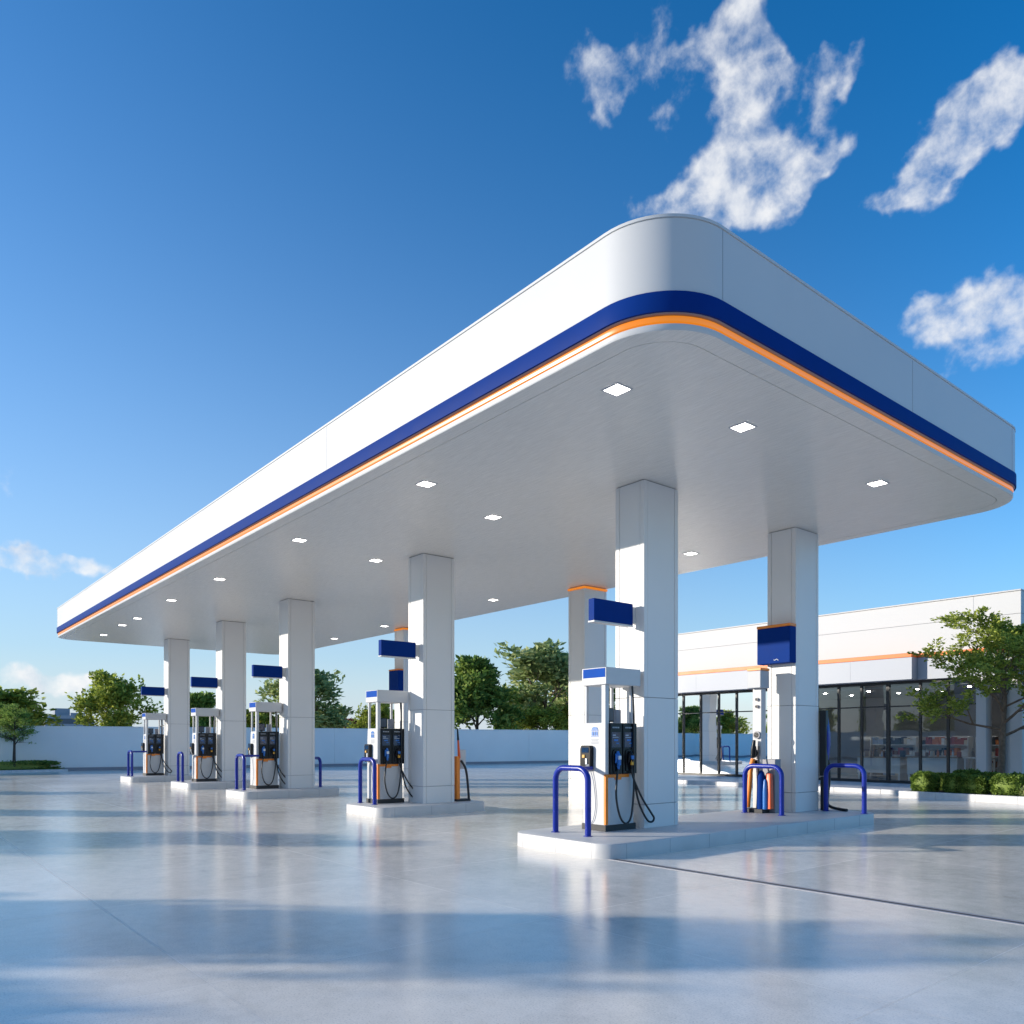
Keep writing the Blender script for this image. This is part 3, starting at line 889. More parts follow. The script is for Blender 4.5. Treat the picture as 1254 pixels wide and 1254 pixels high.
def shelf_unit(u0, u1, v, lab, seed):
    rd = random.Random(seed)
    t = thing('shelf_unit', lab, 'shelves', (u0 + u1) / 2, v, ZP + .012, 'stocked shelf units in the shop')
    b0 = ZP + .013
    MB().box(u0, u1, v, v + .04, b0, 1.75).build('back_panel', M['counter'], t)
    for a in (u0 - .03, u1): MB().box(a, a + .03, v - .42, v + .04, b0, 1.75).build('side_panel', M['counter'], t)
    for k in range(4):
        z = b0 + .14 + k * .40
        MB().box(u0 + .001, u1 - .001, v - .42, v - .001, z - .03, z).build('shelf', M['counter'], t)
        # one run of stock with a stepped top, in the colours of the packs
        m = MB(); n = int((u1 - u0) / .11); w = (u1 - u0 - .04) / n; ci = 0
        prof = []
        for j in range(n):
            if rd.random() < .45: ci = rd.randrange(len(pal))
            h = rd.choice([.16, .2, .24, .28]); d_ = rd.uniform(.0, .06)
            a = u0 + .02 + j * w
            m.box(a, a + w - .004, v - .40 + d_, v - .06, z + .001, z + h, ci)
        o = m.build('stock', [pm[q] for q, _ in pal], t); o['kind'] = 'stuff'
    return t


for a, b_, v_, lb in ((20.3, 22.0, 31.0, 'stocked shelf unit deep behind the leftmost visible shop windows'), (18.2, 20.0, 31.0, 'stocked shelf unit behind the windows left of the shop end column'),
                      (13.4, 15.1, 31.2, 'stocked shelf unit behind the windows right of the shop end column'), (11.5, 13.1, 31.0, 'stocked shelf unit behind the window bays by the double mullion'),
                      (9.8, 11.2, 31.0, 'stocked shelf unit behind the last windows before the white pillar')):
    shelf_unit(a, b_, v_, lb, int(a * 10))

# shop paving and planter
m = MB(); m.box(-6, 25.0, 24.2, VF - .001, -.02, ZP)
tag(m.build('pavement', M['pave']), kind='structure')
m = MB()
for k in range(24):
    u0 = 25.0 - k * 1.5
    if u0 - 1.5 < -6.1: break
    m.box(u0 - 1.494, u0, 24.05, 24.199, -.02, ZP + .006)
tag(m.build('kerb', M['kerb'], bevel=.008), kind='structure')
BU0, BU1, BV0, BV1 = 1.5, 10.35, 22.72, 26.9
m = MB()
k = 0; u = BU1
while u > BU0:
    un = max(BU0, u - 1.0)
    m.box(un + .004, u, BV0, BV0 + .16, -.02, .19); u = un
v = BV0 + .165
while v < BV1:
    vn = min(BV1, v + 1.0); m.box(BU1 - .16, BU1, v, vn - .004, -.02, .19); v = vn
u = BU1 - .165
while u > BU0:
    un = max(BU0, u - 1.0)
    m.box(un + .004, u, BV1 - .16, BV1, -.02, .19); u = un
tag(m.build('kerb', M['kerb'], bevel=.012), kind='structure')


def blanket(u0, u1, v0, v1, z, amp, n, name, mat):
    m = MB(); nu = n; nv = max(4, int(n * abs(v1 - v0) / abs(u1 - u0)))
    vs = []
    for j in range(nv + 1):
        for i in range(nu + 1):
            u = u0 + (u1 - u0) * i / nu; v = v0 + (v1 - v0) * j / nv
            q = mnoise.noise(Vector((u * 6, v * 6, 3))) * .6 + mnoise.noise(Vector((u * 17, v * 17, 3))) * .4
            e = min(i, nu - i, j, nv - j) / 4
            vs.append(P(u, v, z + amp * q + .05 * min(1, e)))
    m.add(vs, [(j * (nu + 1) + i, j * (nu + 1) + i + 1, (j + 1) * (nu + 1) + i + 1, (j + 1) * (nu + 1) + i) for j in range(nv) for i in range(nu)], 0, True)
    return tag(m.build(name, mat, weld=False), kind='stuff')


tag(blanket(BU0, BU1 - .15, BV0 + .15, BV1 - .15, .13, .03, 180, 'mulch', M['mulch']), 'dark brown bark mulch filling the planter by the shop', 'mulch')

# --------------------------------------------------------------- vegetation
def leaf(vs, fs, p, d, size, rd, wide=.55):
    """one folded leaf: two triangles meeting on the midrib"""
    t = Vector((d.x + rd.uniform(-.9, .9), d.y + rd.uniform(-.9, .9), d.z + rd.uniform(-.8, .6)))
    if t.length < 1e-3: t = Vector((0, 0, 1))
    t.normalize()
    n = Vector((rd.gauss(0, 1), rd.gauss(0, 1), rd.gauss(0, 1) + .6))
    s = t.cross(n)
    if s.length < 1e-3: s = t.orthogonal()
    s.normalize(); nn = s.cross(t)
    L = size * rd.uniform(.7, 1.3); w = L * wide * .5
    b = len(vs)
    vs += [p, p + t * L * .5 + s * w + nn * w * .35, p + t * L, p + t * L * .5 - s * w + nn * w * .35]
    fs += [(b, b + 1, b + 2), (b, b + 2, b + 3)]


def grow(seed, H, Wd, trunk_h, leaf_size, lpt, leafm, barkm, spread=1.0, open_=1.0, r0=None, lean=0.0):
    """returns (trunk mesh builder, crown verts, faces) around the origin"""
    rd = random.Random(seed)
    tb = MB(); lv, lf = [], []
    r0 = r0 or H * .022
    tips = []

    def branch(p, d, L, r, lev):
        n = 4 if lev < 3 else 3
        pts = [p.copy()]; rs = [r]
        q = p.copy(); dd = d.copy()
        for i in range(n):
            up = .10 if lev else .05
            dd = (dd + Vector((rd.uniform(-.22, .22), rd.uniform(-.22, .22), up + rd.uniform(-.14, .14)))).normalized()
            q = q + dd * (L / n); pts.append(q.copy()); rs.append(r * (1 - .62 * (i + 1) / n))
        if lev < 4:
            tb.wtube(pts, rs, (8, 6, 5, 4, 3)[lev], 0, cap=False)
        if lev >= 4 or (lev == 3 and True):
            k = lpt if lev == 4 else lpt // 2
            for _ in range(k):
                f = rd.random() ** .7
                i = min(n - 1, int(f * n)); w = f * n - i
                b = pts[i].lerp(pts[i + 1], w)
                off = Vector((rd.gauss(0, 1), rd.gauss(0, 1), rd.gauss(0, 1))) * leaf_size * .45
                leaf(lv, lf, b + off, dd, leaf_size, rd)
        if lev >= 4: return
        nc = ((0, 5, 5, 4, 0) if open_ < 1.5 else (0, 4, 3, 4, 0))[lev] if lev else 0
        for c in range(nc):
            f = .3 + .7 * (c + rd.random() * .8) / nc
            i = min(n - 1, int(f * n)); b = pts[i].lerp(pts[i + 1], min(1, f * n - i))
            ax = dd.orthogonal().normalized(); ax.rotate(Matrix.Rotation(rd.uniform(0, 6.283) + c * 2.4, 3, dd))
            nd = dd.copy(); nd.rotate(Matrix.Rotation(R(rd.uniform(28, 58)), 3, ax))
            branch(b, nd, L * rd.uniform(.48, .72), rs[i] * .62, lev + 1)

    # trunk
    pts = [Vector((0, 0, -.05)), Vector((0, 0, .08 * H))]; rs = [r0 * 1.35, r0 * 1.05]
    q = Vector((0, 0, .08 * H)); dd = Vector((lean, 0, 1)).normalized()
    top = H * .72; steps = 7
    for i in range(steps):
        q = q + Vector((rd.uniform(-.05, .05) * H * .1 + lean * .1 * H / steps, rd.uniform(-.05, .05) * H * .1, (top - .08 * H) / steps))
        pts.append(q.copy()); rs.append(r0 * (1 - .75 * (i + 1) / steps))
    tb.wtube(pts, rs, 12, 0, cap=False)
    nl = 13
    for c in range(nl):
        f = c / (nl - 1)
        z = trunk_h + (top - trunk_h) * (f ** .9)
        # point on the trunk at z
        for i in range(len(pts) - 1):
            if pts[i].z <= z <= pts[i + 1].z + 1e-6:
                w = (z - pts[i].z) / max(1e-6, pts[i + 1].z - pts[i].z); b = pts[i].lerp(pts[i + 1], w); rr = rs[i] * (1 - w) + rs[i + 1] * w
        an = c * 2.39996 + rd.uniform(-.4, .4)
        tilt = R(72 - 55 * f + rd.uniform(-8, 8)) * spread
        d = Vector((math.cos(an) * math.sin(tilt), math.sin(an) * math.sin(tilt), math.cos(tilt)))
        L = Wd * .5 * (1.0 - .35 * abs(f - .3)) * rd.uniform(.62, 1.0)
        branch(b, d, L * .85, max(rr * .6, r0 * .14), 1)
    branch(pts[-1], Vector((lean, 0, 1)).normalized(), H * .2, r0 * .28, 1)
    # drop the few stray leaves that stand clear of the crown
    top_z = sorted(lv[f[0]].z for f in lf)[int(len(lf) * .996)]
    lf[:] = [f for f in lf if lv[f[0]].z <= top_z]
    # fit crown to the wanted size
    zs = sorted(p.z for p in lv); xs = sorted(math.hypot(p.x, p.y) for p in lv)
    ztop = zs[int(len(zs) * .998)]; rad = xs[int(len(xs) * .97)]
    kz = (H - trunk_h) / max(.1, ztop - trunk_h); kr = (Wd * .5) / rad
    for vsl in (lv, tb.v):
        for p in vsl:
            if p.z > trunk_h: p.z = trunk_h + (p.z - trunk_h) * kz
            if math.hypot(p.x, p.y) > r0 * 2: p.x *= kr; p.y *= kr
    return tb, lv, lf


VAR = {}


def tree(var, name, u, v, z, H, Wd, lab, rot=0, group=None, cat='tree', mirror=1):
    """var: (seed, trunk fraction, leaf size, leaves per twig, leaf material index, bark, spread)"""
    t = thing(name, lab, cat, u, v, z, group)
    key = var
    if key not in VAR:
        seed, tf, ls, lpt, lm, bk, sp = var
        tb, lv, lf = grow(seed, 6.0, 6.0 * sp[0], 6.0 * tf, ls, lpt, None, None, sp[1], sp[2] if len(sp) > 2 else 1.0)
        tb.v = [p.copy() for p in tb.v]
        o1 = tb.build('trunk', M[bk], None, weld=False)
        c = MB(); c.v = lv; c.f = [list(f) for f in lf]; c.m = [0] * len(lf); c.s = [False] * len(lf)
        o2 = c.build('crown', LEAF[lm], None, weld=False)
        VAR[key] = (o1.data, o2.data, 6.0, 6.0 * sp[0])
        for o in (o1, o2): bpy.data.objects.remove(o)
    d1, d2, h0, w0 = VAR[key]
    for nm, d in (('trunk', d1), ('crown', d2)):
        o = bpy.data.objects.new(nm, d); col.objects.link(o); o.parent = t
    t.rotation_euler = (0, 0, R(rot)); t.scale = (Wd / w0, Wd / w0, H / h0)
    return t


TA = (3, .16, .33, 9, 0, 'bark_dark', (.95, 1.0, 2.0))
TB = (8, .16, .34, 6, 1, 'bark_dark', (.95, 1.0))
TC = (15, .20, .33, 8, 2, 'bark_dark', (.80, .9))
TD = (21, .22, .30, 8, 3, 'bark', (.80, .8, 2.0))
TE = (33, .10, .33, 10, 0, 'bark_dark', (1.1, 1.1, 2.0))
BG = 'trees beyond the boundary wall'
tree(TA, 'broadleaf_tree', 53, 6.0, 0, 4.75, 5.6, 'olive green tree beyond the wall at the far left, behind the slim sapling', 20, BG)
tree(TE, 'broadleaf_tree', 52.5, 11.75, 0, 5.9, 5.4, 'spreading tree beyond the wall just left of the farthest pump', 75, BG)
tree(TB, 'broadleaf_tree', 52, 16.7, 0, 4.8, 3.6, 'tree beyond the wall seen between the farthest and second farthest columns', 130, BG)
tree(TA, 'broadleaf_tree', 52, 20.6, 0, 3.9, 4.4, 'low tree beyond the wall between the second farthest and middle columns', 200, BG)
tree(TD, 'broadleaf_tree', 52, 24.1, 0, 6.9, 5.8, 'tall tree beyond the wall directly right of the middle column', 10, BG)
tree(TE, 'broadleaf_tree', 52, 29.7, 0, 4.6, 4.4, 'low bushy tree beyond the wall left of the second nearest pump', 250, BG)
tree(TC, 'broadleaf_tree', 51, 38.2, 0, 8.4, 6.6, 'dense dark green tree beyond the wall directly right of the second nearest column', 40, BG)
tree(TD, 'broadleaf_tree', 51.5, 46.2, 0, 10.3, 8.6, 'tallest grey-green tree beyond the wall, left of the nearest pump', 160, BG)
tree(TC, 'broadleaf_tree', 53.5, 52.5, 0, 9.4, 7.5, 'dark tree beyond the wall peeping between nearest column and orange-collared column', 300, BG)
tree(TE, 'broadleaf_tree', 49.5, 43.3, 0, 4.6, 6.0, 'low yellow-green tree under the gap between the two tallest trees', 310, BG)
tree(TE, 'broadleaf_tree', 49.5, 48.6, 0, 4.9, 6.0, 'low yellow-green tree at the foot of the tallest tree', 100, BG)
tree(TE, 'broadleaf_tree', 49.5, 54.0, 0, 4.9, 6.0, 'low yellow-green tree behind the collared column', 190, BG)
tree(TB, 'broadleaf_tree', 56, 33.2, 0, 4.2, 4.6, 'low green tree half hidden by the second nearest pump', 190, BG)

SAP = (41, .36, .10, 7, 1, 'bark_dark', (.62, .8))
tree(SAP, 'sapling', 47.8, 6.05, .1, 3.45, 2.3, 'slim young tree with a bare thin trunk in front of the wall at far left', 30)
BED = (52, .30, .125, 24, 0, 'bark', (.95, 1.0, 2.0))
tree(BED, 'broadleaf_tree', 8.66, 25.4, .15, 5.3, 4.7, 'loose leafy tree in the planter in front of the shop', 62)

# trees along the road side, out of frame on the left: they shade the forecourt and show in the glass
RS = 'trees along the road side wall'


def cam_xz(X, Z):
    return X * -0.6351 + Z * 0.7724, X * 0.7724 + Z * 0.6351


road = [(-25, 4.4, 5.0, 4.6, TC), (-23, 7.0, 5.9, 3.4, TB), (-28, 13.2, 5.8, 3.2, TA), (-32, 17.9, 5.8, 2.4, TC), (-38, 24.5, 5.7, 3.2, TB),
        (-46, 33, 5.5, 4.4, TC), (-18.5, -2.5, 3.6, 5.0, TA), (-36, 20.9, 4.9, 2.2, TA), (-42.5, 29.5, 4.8, 4.2, TA), (-30.5, 15.2, 4.2, 2.6, TB), (-50.5, 38, 5.2, 5.0, TA), (-22, 1.2, 4.1, 3.4, TB)]
for i, (X, Z, H, Wd, tv) in enumerate(road):
    u, v = cam_xz(X, Z)
    tree(tv, 'broadleaf_tree', u, v, 0, H, Wd, 'bushy tree beyond the road side wall, outside the picture to the left', i * 67, RS)

# clipped box shrubs
def shrub(u, v, z, ru, rv, h, seed, lab, mat=4, n=3200, ls=.055, name='clipped_shrub', box=False, group='clipped shrubs in the planter'):
    rd = random.Random(seed)
    vs, fs = [], []
    off = Vector((seed * 3.7, seed * 1.3, 0))

    def surf(a, e):
        ce, se = math.cos(e), math.sin(e)
        pw = .62 if not box else .35
        f = lambda x: math.copysign(abs(x) ** pw, x)
        p = Vector((f(ce) * f(math.cos(a)) * ru, f(ce) * f(math.sin(a)) * rv, f(se) * h * .5))
        q = 1 + .13 * mnoise.noise(p * 3.2 / max(.3, h) + off) + .06 * mnoise.noise(p * 9 + off)
        return p * q
    nu, nv = 20, 12
    for j in range(nv + 1):
        for i in range(nu):
            p = surf(2 * math.pi * i / nu, -math.pi / 2 + math.pi * j / nv) * .90
            vs.append(P(u, v, z + h * .5) + p)
    for j in range(nv):
        for i in range(nu):
            i2 = (i + 1) % nu
            fs.append((j * nu + i, j * nu + i2, (j + 1) * nu + i2, (j + 1) * nu + i))
    k = 0
    while k < n:
        e = math.asin(rd.uniform(-.95, 1)); a = rd.uniform(0, 6.2832)
        p = surf(a, e); d = p.normalized()
        leaf(vs, fs, P(u, v, z + h * .5) + p * rd.uniform(.88, 1.02), d * 1.3, ls, rd, .7); k += 1
    m = MB(); m.v = vs; m.f = [list(f) for f in fs]; m.m = [0] * len(fs); m.s = [False] * len(fs)
    o = m.build(name, LEAF[mat], None, weld=False)
    return tag(o, lab, 'shrub', group)


shrub(9.82, 23.2, .15, .31, .30, .56, 1, 'leftmost clipped round shrub in the planter, standing apart')
shrub(9.80, 24.3, .15, .28, .28, .50, 2, 'clipped shrub behind the leftmost one, mostly hidden')
shrub(9.02, 23.2, .15, .25, .26, .52, 3, 'small clipped shrub second along the planter front')
shrub(9.15, 24.3, .15, .34, .30, .62, 4, 'taller clipped shrub at the back between two front ones')
shrub(8.50, 23.12, .15, .29, .27, .50, 5, 'clipped shrub at the middle of the planter front')
shrub(8.52, 24.2, .15, .34, .30, .56, 6, 'clipped shrub left of the tree trunk at the back')
shrub(7.72, 23.2, .15, .36, .32, .56, 7, 'large clipped shrub at the right edge of the picture')
shrub(7.75, 24.3, .15, .34, .30, .56, 8, 'clipped shrub at the right behind the tree trunk')
shrub(6.6, 23.6, .15, .36, .34, .56, 9, 'clipped shrub beyond the right edge of the picture')
shrub(7.18, 23.08, .15, .18, .16, .26, 10, 'small pale low plant at the planter kerb by the right edge', mat=3, n=500, ls=.08, name='low_plant', group='low plants')
shrub(48.6, 5.0, .05, 1.0, 3.1, .52, 12, 'long low dark hedge at the foot of the wall, under the slim sapling', mat=2, n=9000, ls=.09, name='hedge', box=True, group='hedges')
m = MB()
for k in range(8):
    m.box(47.2, 47.32, 1.6 + k * .85, 1.6 + k * .85 + .844, -.02, .12)
tag(m.build('kerb', M['kerb'], bevel=.01), kind='structure')
tag(blanket(47.33, 49.9, 1.7, 8.3, .03, .01, 40, 'soil', M['mulch']), 'dark soil strip under the low hedge', 'soil')

# a far conifer, a red-leaved bush, a red-roofed house and far blocks over the wall
def conifer(u, v, H, Wd, lab, seed, mat=5, group=None, name='conifer'):
    rd = random.Random(seed); t = thing(name, lab, 'tree', u, v, 0, group)
    MB().tube([(u, v, -.05), (u, v, H * .9)], [.16, .03], 8).build('trunk', M['bark_dark'], t)
    vs, fs = [], []
    for k in range(3200):
        f = rd.random() ** .8; z = .12 * H + .88 * H * f
        rr = Wd * .5 * (1 - f) ** .8 * (rd.random() ** .4) * (1 + .25 * math.sin(z * 9))
        a = rd.uniform(0, 6.283)
        d = Vector((math.cos(a), math.sin(a), -.2))
        leaf(vs, fs, P(u, v, z) + Vector((math.cos(a) * rr, math.sin(a) * rr, 0)), d * 1.5, .26, rd, .4)
    m = MB(); m.v = vs; m.f = [list(f) for f in fs]; m.m = [0] * len(fs); m.s = [False] * len(fs)
    m.build('crown', LEAF[mat], t, weld=False)
    return t


conifer(60, 33.0, 3.95, 1.9, 'small dark conifer tip showing over the wall near the red roof', 2)
shrub(58, 30.6, 0, 1.0, 1.0, 3.3, 31, 'red-leaved bush top showing over the wall beside the dark conifer', mat=6, n=1800, ls=.2, name='red_bush', group='bushes beyond the wall')
t = thing('house', 'small red tiled house roof peeping over the wall near the conifer', 'house', 66, 34.0, 0)
m = MB(); m.box(64, 68, 32.2, 35.6, -.02, 2.75); m.build('wall', M['render'], t)
m = MB(); m.add([P(63.7, 31.9, 2.7), P(63.7, 35.9, 2.7), P(68.3, 35.9, 2.7), P(68.3, 31.9, 2.7), P(65.2, 33.9, 3.75), P(66.8, 33.9, 3.75)],
                [(0, 1, 4), (1, 2, 5, 4), (2, 3, 5), (3, 0, 4, 5), (0, 1, 2, 3)]); m.build('roof', M['tile'], t)


def block(u, v, w, h, lab, seed):
    rd = random.Random(seed)
    t = thing('apartment_block', lab, 'building', u, v, 0, 'far blocks above the wall')
    MB().box(u - w / 2, u + w / 2, v - w / 2, v + w / 2, -.02, h).build('wall', M['far_grey'], t)
    z = h - 1.8
    while z > h * .45:
        MB().box(u - w / 2 - .03, u - w / 2 + .1, v - w / 2 + .5, v + w / 2 - .5, z, z + 1.1).build('window', M['far_glass'], t); z -= 2.6
    MB().box(u - 1.4, u + 1.4, v - 1.4, v + 1.4, h, h + 1.5).build('roof_hut', M['far_grey'], t)


block(190, 32.5, 7.0, 7.0, 'tiny far grey block on the skyline between the two leftmost trees', 1)
block(196, 36.5, 5.0, 6.3, 'smaller far grey block right of the tiny skyline block', 2)
block(205, 40.2, 4.0, 5.2, 'lowest of the far grey skyline blocks, nearest the spreading tree', 3)

# ----------------------------------------------------------------- sky, sun
world = bpy.data.worlds.new('World'); scene.world = world; world.use_nodes = True
nt = world.node_tree; L = nt.links
bg = nt.nodes['Background']
sky = N(nt, 'ShaderNodeTexSky'); sky.sky_type = 'NISHITA'; sky.sun_disc = False
sky.sun_elevation = R(ELEV); sky.sun_rotation = R(180 + PHI)
sky.air_density = 1.0; sky.dust_density = 0.1; sky.ozone_density = 5.0
SKY_STRENGTH = 0.10
SKY_VALUE = 1.5


def wm(op, a, b=None, c=None, clamp=False):
    n = N(nt, 'ShaderNodeMath', operation=op); n.use_clamp = clamp
    for i, x in enumerate((a, b, c)):
        if x is None: continue
        if isinstance(x, (int, float)): n.inputs[i].default_value = x
        else: L.new(x, n.inputs[i])
    return n.outputs[0]


gam = N(nt, 'ShaderNodeGamma'); gam.inputs[1].default_value = 1.15
hs = N(nt, 'ShaderNodeHueSaturation'); hs.inputs['Saturation'].default_value = 1.52; hs.inputs['Value'].default_value = SKY_VALUE
tint = N(nt, 'ShaderNodeMix', data_type='RGBA'); tint.blend_type = 'MULTIPLY'; tint.inputs['Factor'].default_value = 1
tint.inputs[7].default_value = (1.0, 1.015, .94, 1)
L.new(sky.outputs[0], tint.inputs[6]); L.new(tint.outputs[2], gam.inputs[0]); L.new(gam.outputs[0], hs.inputs['Color'])
tc = N(nt, 'ShaderNodeTexCoord'); dirv = tc.outputs['Generated']
sp = N(nt, 'ShaderNodeSeparateXYZ'); L.new(dirv, sp.inputs[0])
az = wm('ARCTAN2', sp.outputs['X'], sp.outputs['Y'])          # compass bearing, radians, 0 = +Y
el = wm('ARCSINE', sp.outputs['Z'])
azel = N(nt, 'ShaderNodeCombineXYZ'); L.new(az, azel.inputs[0]); L.new(el, azel.inputs[1])
# pale band of haze low on the sky
sunward = wm('COSINE', wm('ADD', az, R(180 - PHI)))      # 1 towards the sun, -1 away from it
hz = wm('EXPONENT', wm('DIVIDE', wm('MULTIPLY', wm('MAXIMUM', el, 0.0), -1.0), wm('MULTIPLY_ADD', sunward, R(5.5), R(11.0))))
hz = wm('SUBTRACT', 1.0, wm('POWER', wm('SUBTRACT', 1.0, hz), 1.5))
hzm = N(nt, 'ShaderNodeMix', data_type='RGBA')
L.new(wm('MULTIPLY', hz, .98), hzm.inputs['Factor']); L.new(hs.outputs[0], hzm.inputs[6])
hzm.inputs[7].default_value = (.42 / SKY_STRENGTH, .475 / SKY_STRENGTH, .53 / SKY_STRENGTH, 1)
# cloud banks: (bearing, elevation, half width, half height, tilt) in degrees
VIEW = math.degrees(math.atan2(-0.77243, 0.63511))
def pxc(x, y):
    X = (x - 627) / 967.2; Y = (907.6 - y) / 967.2
    return VIEW + math.degrees(math.atan(X)), math.degrees(math.atan(Y / math.sqrt(1 + X * X)))
CL = []
for (x, y, a, b_, tilt, wgt) in [(730, 72, 2.2, 1.2, 0, .8), (785, 70, 2.6, 1.7, 25, 1.0), (748, 112, 1.3, 1.0, 0, .7), (845, 62, 1.7, .9, 0, .65), (905, 30, 2.0, 2.3, 0, 1.1),
                               (915, 90, 2.5, 1.8, 0, 1.1), (975, 95, 2.0, .8, 8, .85), (1022, 82, 1.4, .7, 30, .8), (895, 140, 1.8, 1.6, 0, .95), (815, 140, 1.2, .7, 40, .55),
                               (905, 190, 2.6, 1.5, 0, 1.1), (820, 243, 2.4, 1.1, 10, 1.1), (960, 205, 2.9, 1.4, 30, 1.1), (1015, 182, 1.5, .7, 25, .8), (885, 232, 3.4, 1.6, 0, 1.2), (950, 240, 2.4, 1.2, 20, 1.0),
                               (1205, 130, 2.5, 1.8, 20, 1.1), (1165, 175, 2.6, 1.5, 30, 1.1), (1105, 215, 2.2, 1.0, 25, 1.0), (1235, 115, 1.9, 1.6, 0, .9),
                               (1190, 365, 2.6, 1.6, 20, 1.0), (1140, 385, 1.6, 1.0, 0, .6), (1240, 360, 1.8, 1.5, 0, .9), (1235, 415, 1.8, .9, 0, .8),
                               (60, 692, 3.4, .95, 0, 1.05), (15, 690, 2.6, .8, 0, .9), (95, 694, 1.6, .6, 0, .6), (60, 822, 3.4, .6, 0, .75), (15, 830, 3.4, .7, 0, .6), (120, 828, 2.6, .4, 0, .5),
                               (-180, 520, 6, 2.0, 0, 1.0), (-420, 300, 9, 3.0, 0, 1.0), (1700, 420, 8, 2.4, 0, 1.0), (1500, 640, 7, 1.4, 0, .9), (-300, 760, 9, 1.4, 0, .8)]:
    c_ = pxc(x, y); CL.append((c_[0], c_[1], a, b_, tilt, wgt))


def noise4(vec, scale, detail, rough, dist=0.0):
    n = N(nt, 'ShaderNodeTexNoise'); n.inputs['Scale'].default_value = scale; n.inputs['Detail'].default_value = detail
    n.inputs['Roughness'].default_value = rough; n.inputs['Distortion'].default_value = dist
    L.new(vec, n.inputs['Vector']); return n


# warp the bearing/elevation a little so no edge is a clean ellipse
wn = noise4(dirv, 9, 4, .6)
wv = N(nt, 'ShaderNodeVectorMath', operation='SUBTRACT'); L.new(wn.outputs['Color'], wv.inputs[0]); wv.inputs[1].default_value = (.5, .5, .5)
ws = N(nt, 'ShaderNodeVectorMath', operation='SCALE'); L.new(wv.outputs[0], ws.inputs[0]); ws.inputs['Scale'].default_value = .11
wa = N(nt, 'ShaderNodeVectorMath', operation='ADD'); L.new(azel.outputs[0], wa.inputs[0]); L.new(ws.outputs[0], wa.inputs[1])
tot = None
for (b_, e, a, h, tilt, wgt) in CL:
    mp = N(nt, 'ShaderNodeMapping', vector_type='TEXTURE')
    mp.inputs['Location'].default_value = (R(b_), R(e), 0)
    mp.inputs['Rotation'].default_value = (0, 0, R(tilt))
    mp.inputs['Scale'].default_value = (R(a), R(h), 1)
    L.new(wa.outputs[0], mp.inputs['Vector'])
    ln = N(nt, 'ShaderNodeVectorMath', operation='DOT_PRODUCT'); L.new(mp.outputs[0], ln.inputs[0]); L.new(mp.outputs[0], ln.inputs[1])
    g_ = wm('MULTIPLY', wm('EXPONENT', wm('MULTIPLY', ln.outputs['Value'], -.85)), wgt)
    tot = g_ if tot is None else wm('ADD', tot, g_)
# unseen cloud bank added behind the viewer to brighten the shaded faces
back = wm('MULTIPLY_ADD', wm('COSINE', wm('SUBTRACT', az, R(VIEW))), -1.25, -.1, clamp=True)
eb = wm('DIVIDE', wm('SUBTRACT', el, R(20)), R(14))
band = wm('EXPONENT', wm('MULTIPLY', wm('MULTIPLY', eb, eb), -1.0))
tot = wm('ADD', tot, wm('MULTIPLY', wm('MULTIPLY', back, band), 1.0))
tot = wm('MINIMUM', tot, 1.0)


def cloud_density(vec):
    n1 = noise4(vec, 22, 8, .56, .1).outputs['Fac']
    n2 = noise4(vec, 60, 5, .55, .1).outputs['Fac']
    s = wm('ADD', wm('MULTIPLY', wm('SUBTRACT', n1, .5), 2.5), wm('MULTIPLY', wm('SUBTRACT', n2, .5), .36))
    return wm('ADD', wm('MULTIPLY', tot, 1.14), s)


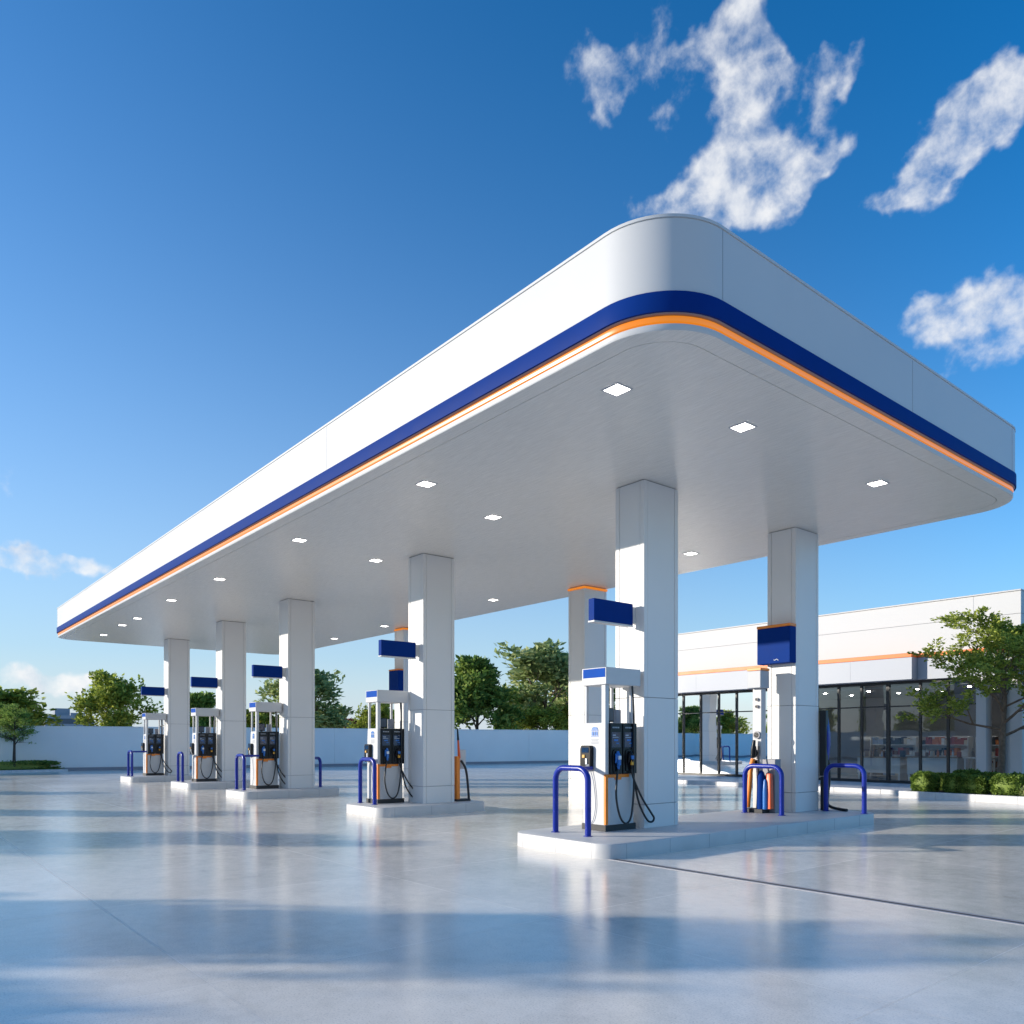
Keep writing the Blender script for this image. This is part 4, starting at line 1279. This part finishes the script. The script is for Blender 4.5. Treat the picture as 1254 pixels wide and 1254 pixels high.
den = cloud_density(dirv)
sh = N(nt, 'ShaderNodeVectorMath', operation='ADD'); L.new(dirv, sh.inputs[0])
sd = Vector((-math.sin(R(PHI)), -math.cos(R(PHI)), .9)).normalized() * .016
sh.inputs[1].default_value = sd
den2 = cloud_density(sh.outputs[0])
al = N(nt, 'ShaderNodeMapRange', interpolation_type='SMOOTHSTEP')
al.inputs['From Min'].default_value = .60; al.inputs['From Max'].default_value = 1.60
L.new(den, al.inputs['Value'])
alpha = wm('MULTIPLY', al.outputs[0], .90)
alpha = wm('MULTIPLY', alpha, wm('GREATER_THAN', tot, .02))
lit = wm('ADD', wm('MULTIPLY', wm('SUBTRACT', den, den2), .9), .62, clamp=True)
thick = wm('MULTIPLY', wm('SUBTRACT', den, 1.0), .18)
lit = wm('SUBTRACT', lit, wm('MAXIMUM', thick, 0.0), clamp=True)
CB = 1.0 / SKY_STRENGTH
cc = ramp(nt, lit, [(0.2, (.62 , .67 , .77 )), (0.55, (.80, .83, .88)), (0.9, (.95, .95, .95))])
cs = N(nt, 'ShaderNodeVectorMath', operation='SCALE'); L.new(cc, cs.inputs[0]); cs.inputs['Scale'].default_value = CB * .68
mx = N(nt, 'ShaderNodeMix', data_type='RGBA')
L.new(alpha, mx.inputs['Factor']); L.new(hzm.outputs[2], mx.inputs[6]); L.new(cs.outputs[0], mx.inputs[7])
L.new(mx.outputs[2], bg.inputs['Color']); bg.inputs['Strength'].default_value = SKY_STRENGTH

sun = bpy.data.lights.new('sun', 'SUN'); sun.energy = 3.9; sun.angle = R(0.5); sun.color = (1.0, .92, .80)
so = bpy.data.objects.new('sun', sun); col.objects.link(so)
sdir = Vector((-math.sin(R(PHI)) * math.cos(R(ELEV)), -math.cos(R(PHI)) * math.cos(R(ELEV)), math.sin(R(ELEV))))
so.rotation_euler = sdir.to_track_quat('Z', 'Y').to_euler()
so.location = sdir * 60

# ------------------------------------------------------------------- camera
cam = bpy.data.cameras.new('camera'); co = bpy.data.objects.new('camera', cam); col.objects.link(co)
cam.sensor_width = 36; cam.lens = 36 * 967.191 / 1254
cam.shift_y = (907.59 - 627) / 1254
cam.clip_end = 2000
co.location = (0, 0, 1.6)
fw = Vector((-0.77242507, 0.63510591, 0))
co.rotation_euler = fw.to_track_quat('-Z', 'Y').to_euler()
scene.camera = co

scene.render.engine = 'CYCLES'
scene.view_settings.view_transform = 'Standard'; scene.view_settings.look = 'None'
scene.view_settings.exposure = 0.6; scene.view_settings.gamma = 1.0
scene.cycles.use_denoising = True
scene.cycles.max_bounces = 8; scene.cycles.diffuse_bounces = 4; scene.cycles.glossy_bounces = 4
scene.cycles.transparent_max_bounces = 12
scene.cycles.sample_clamp_indirect = 6
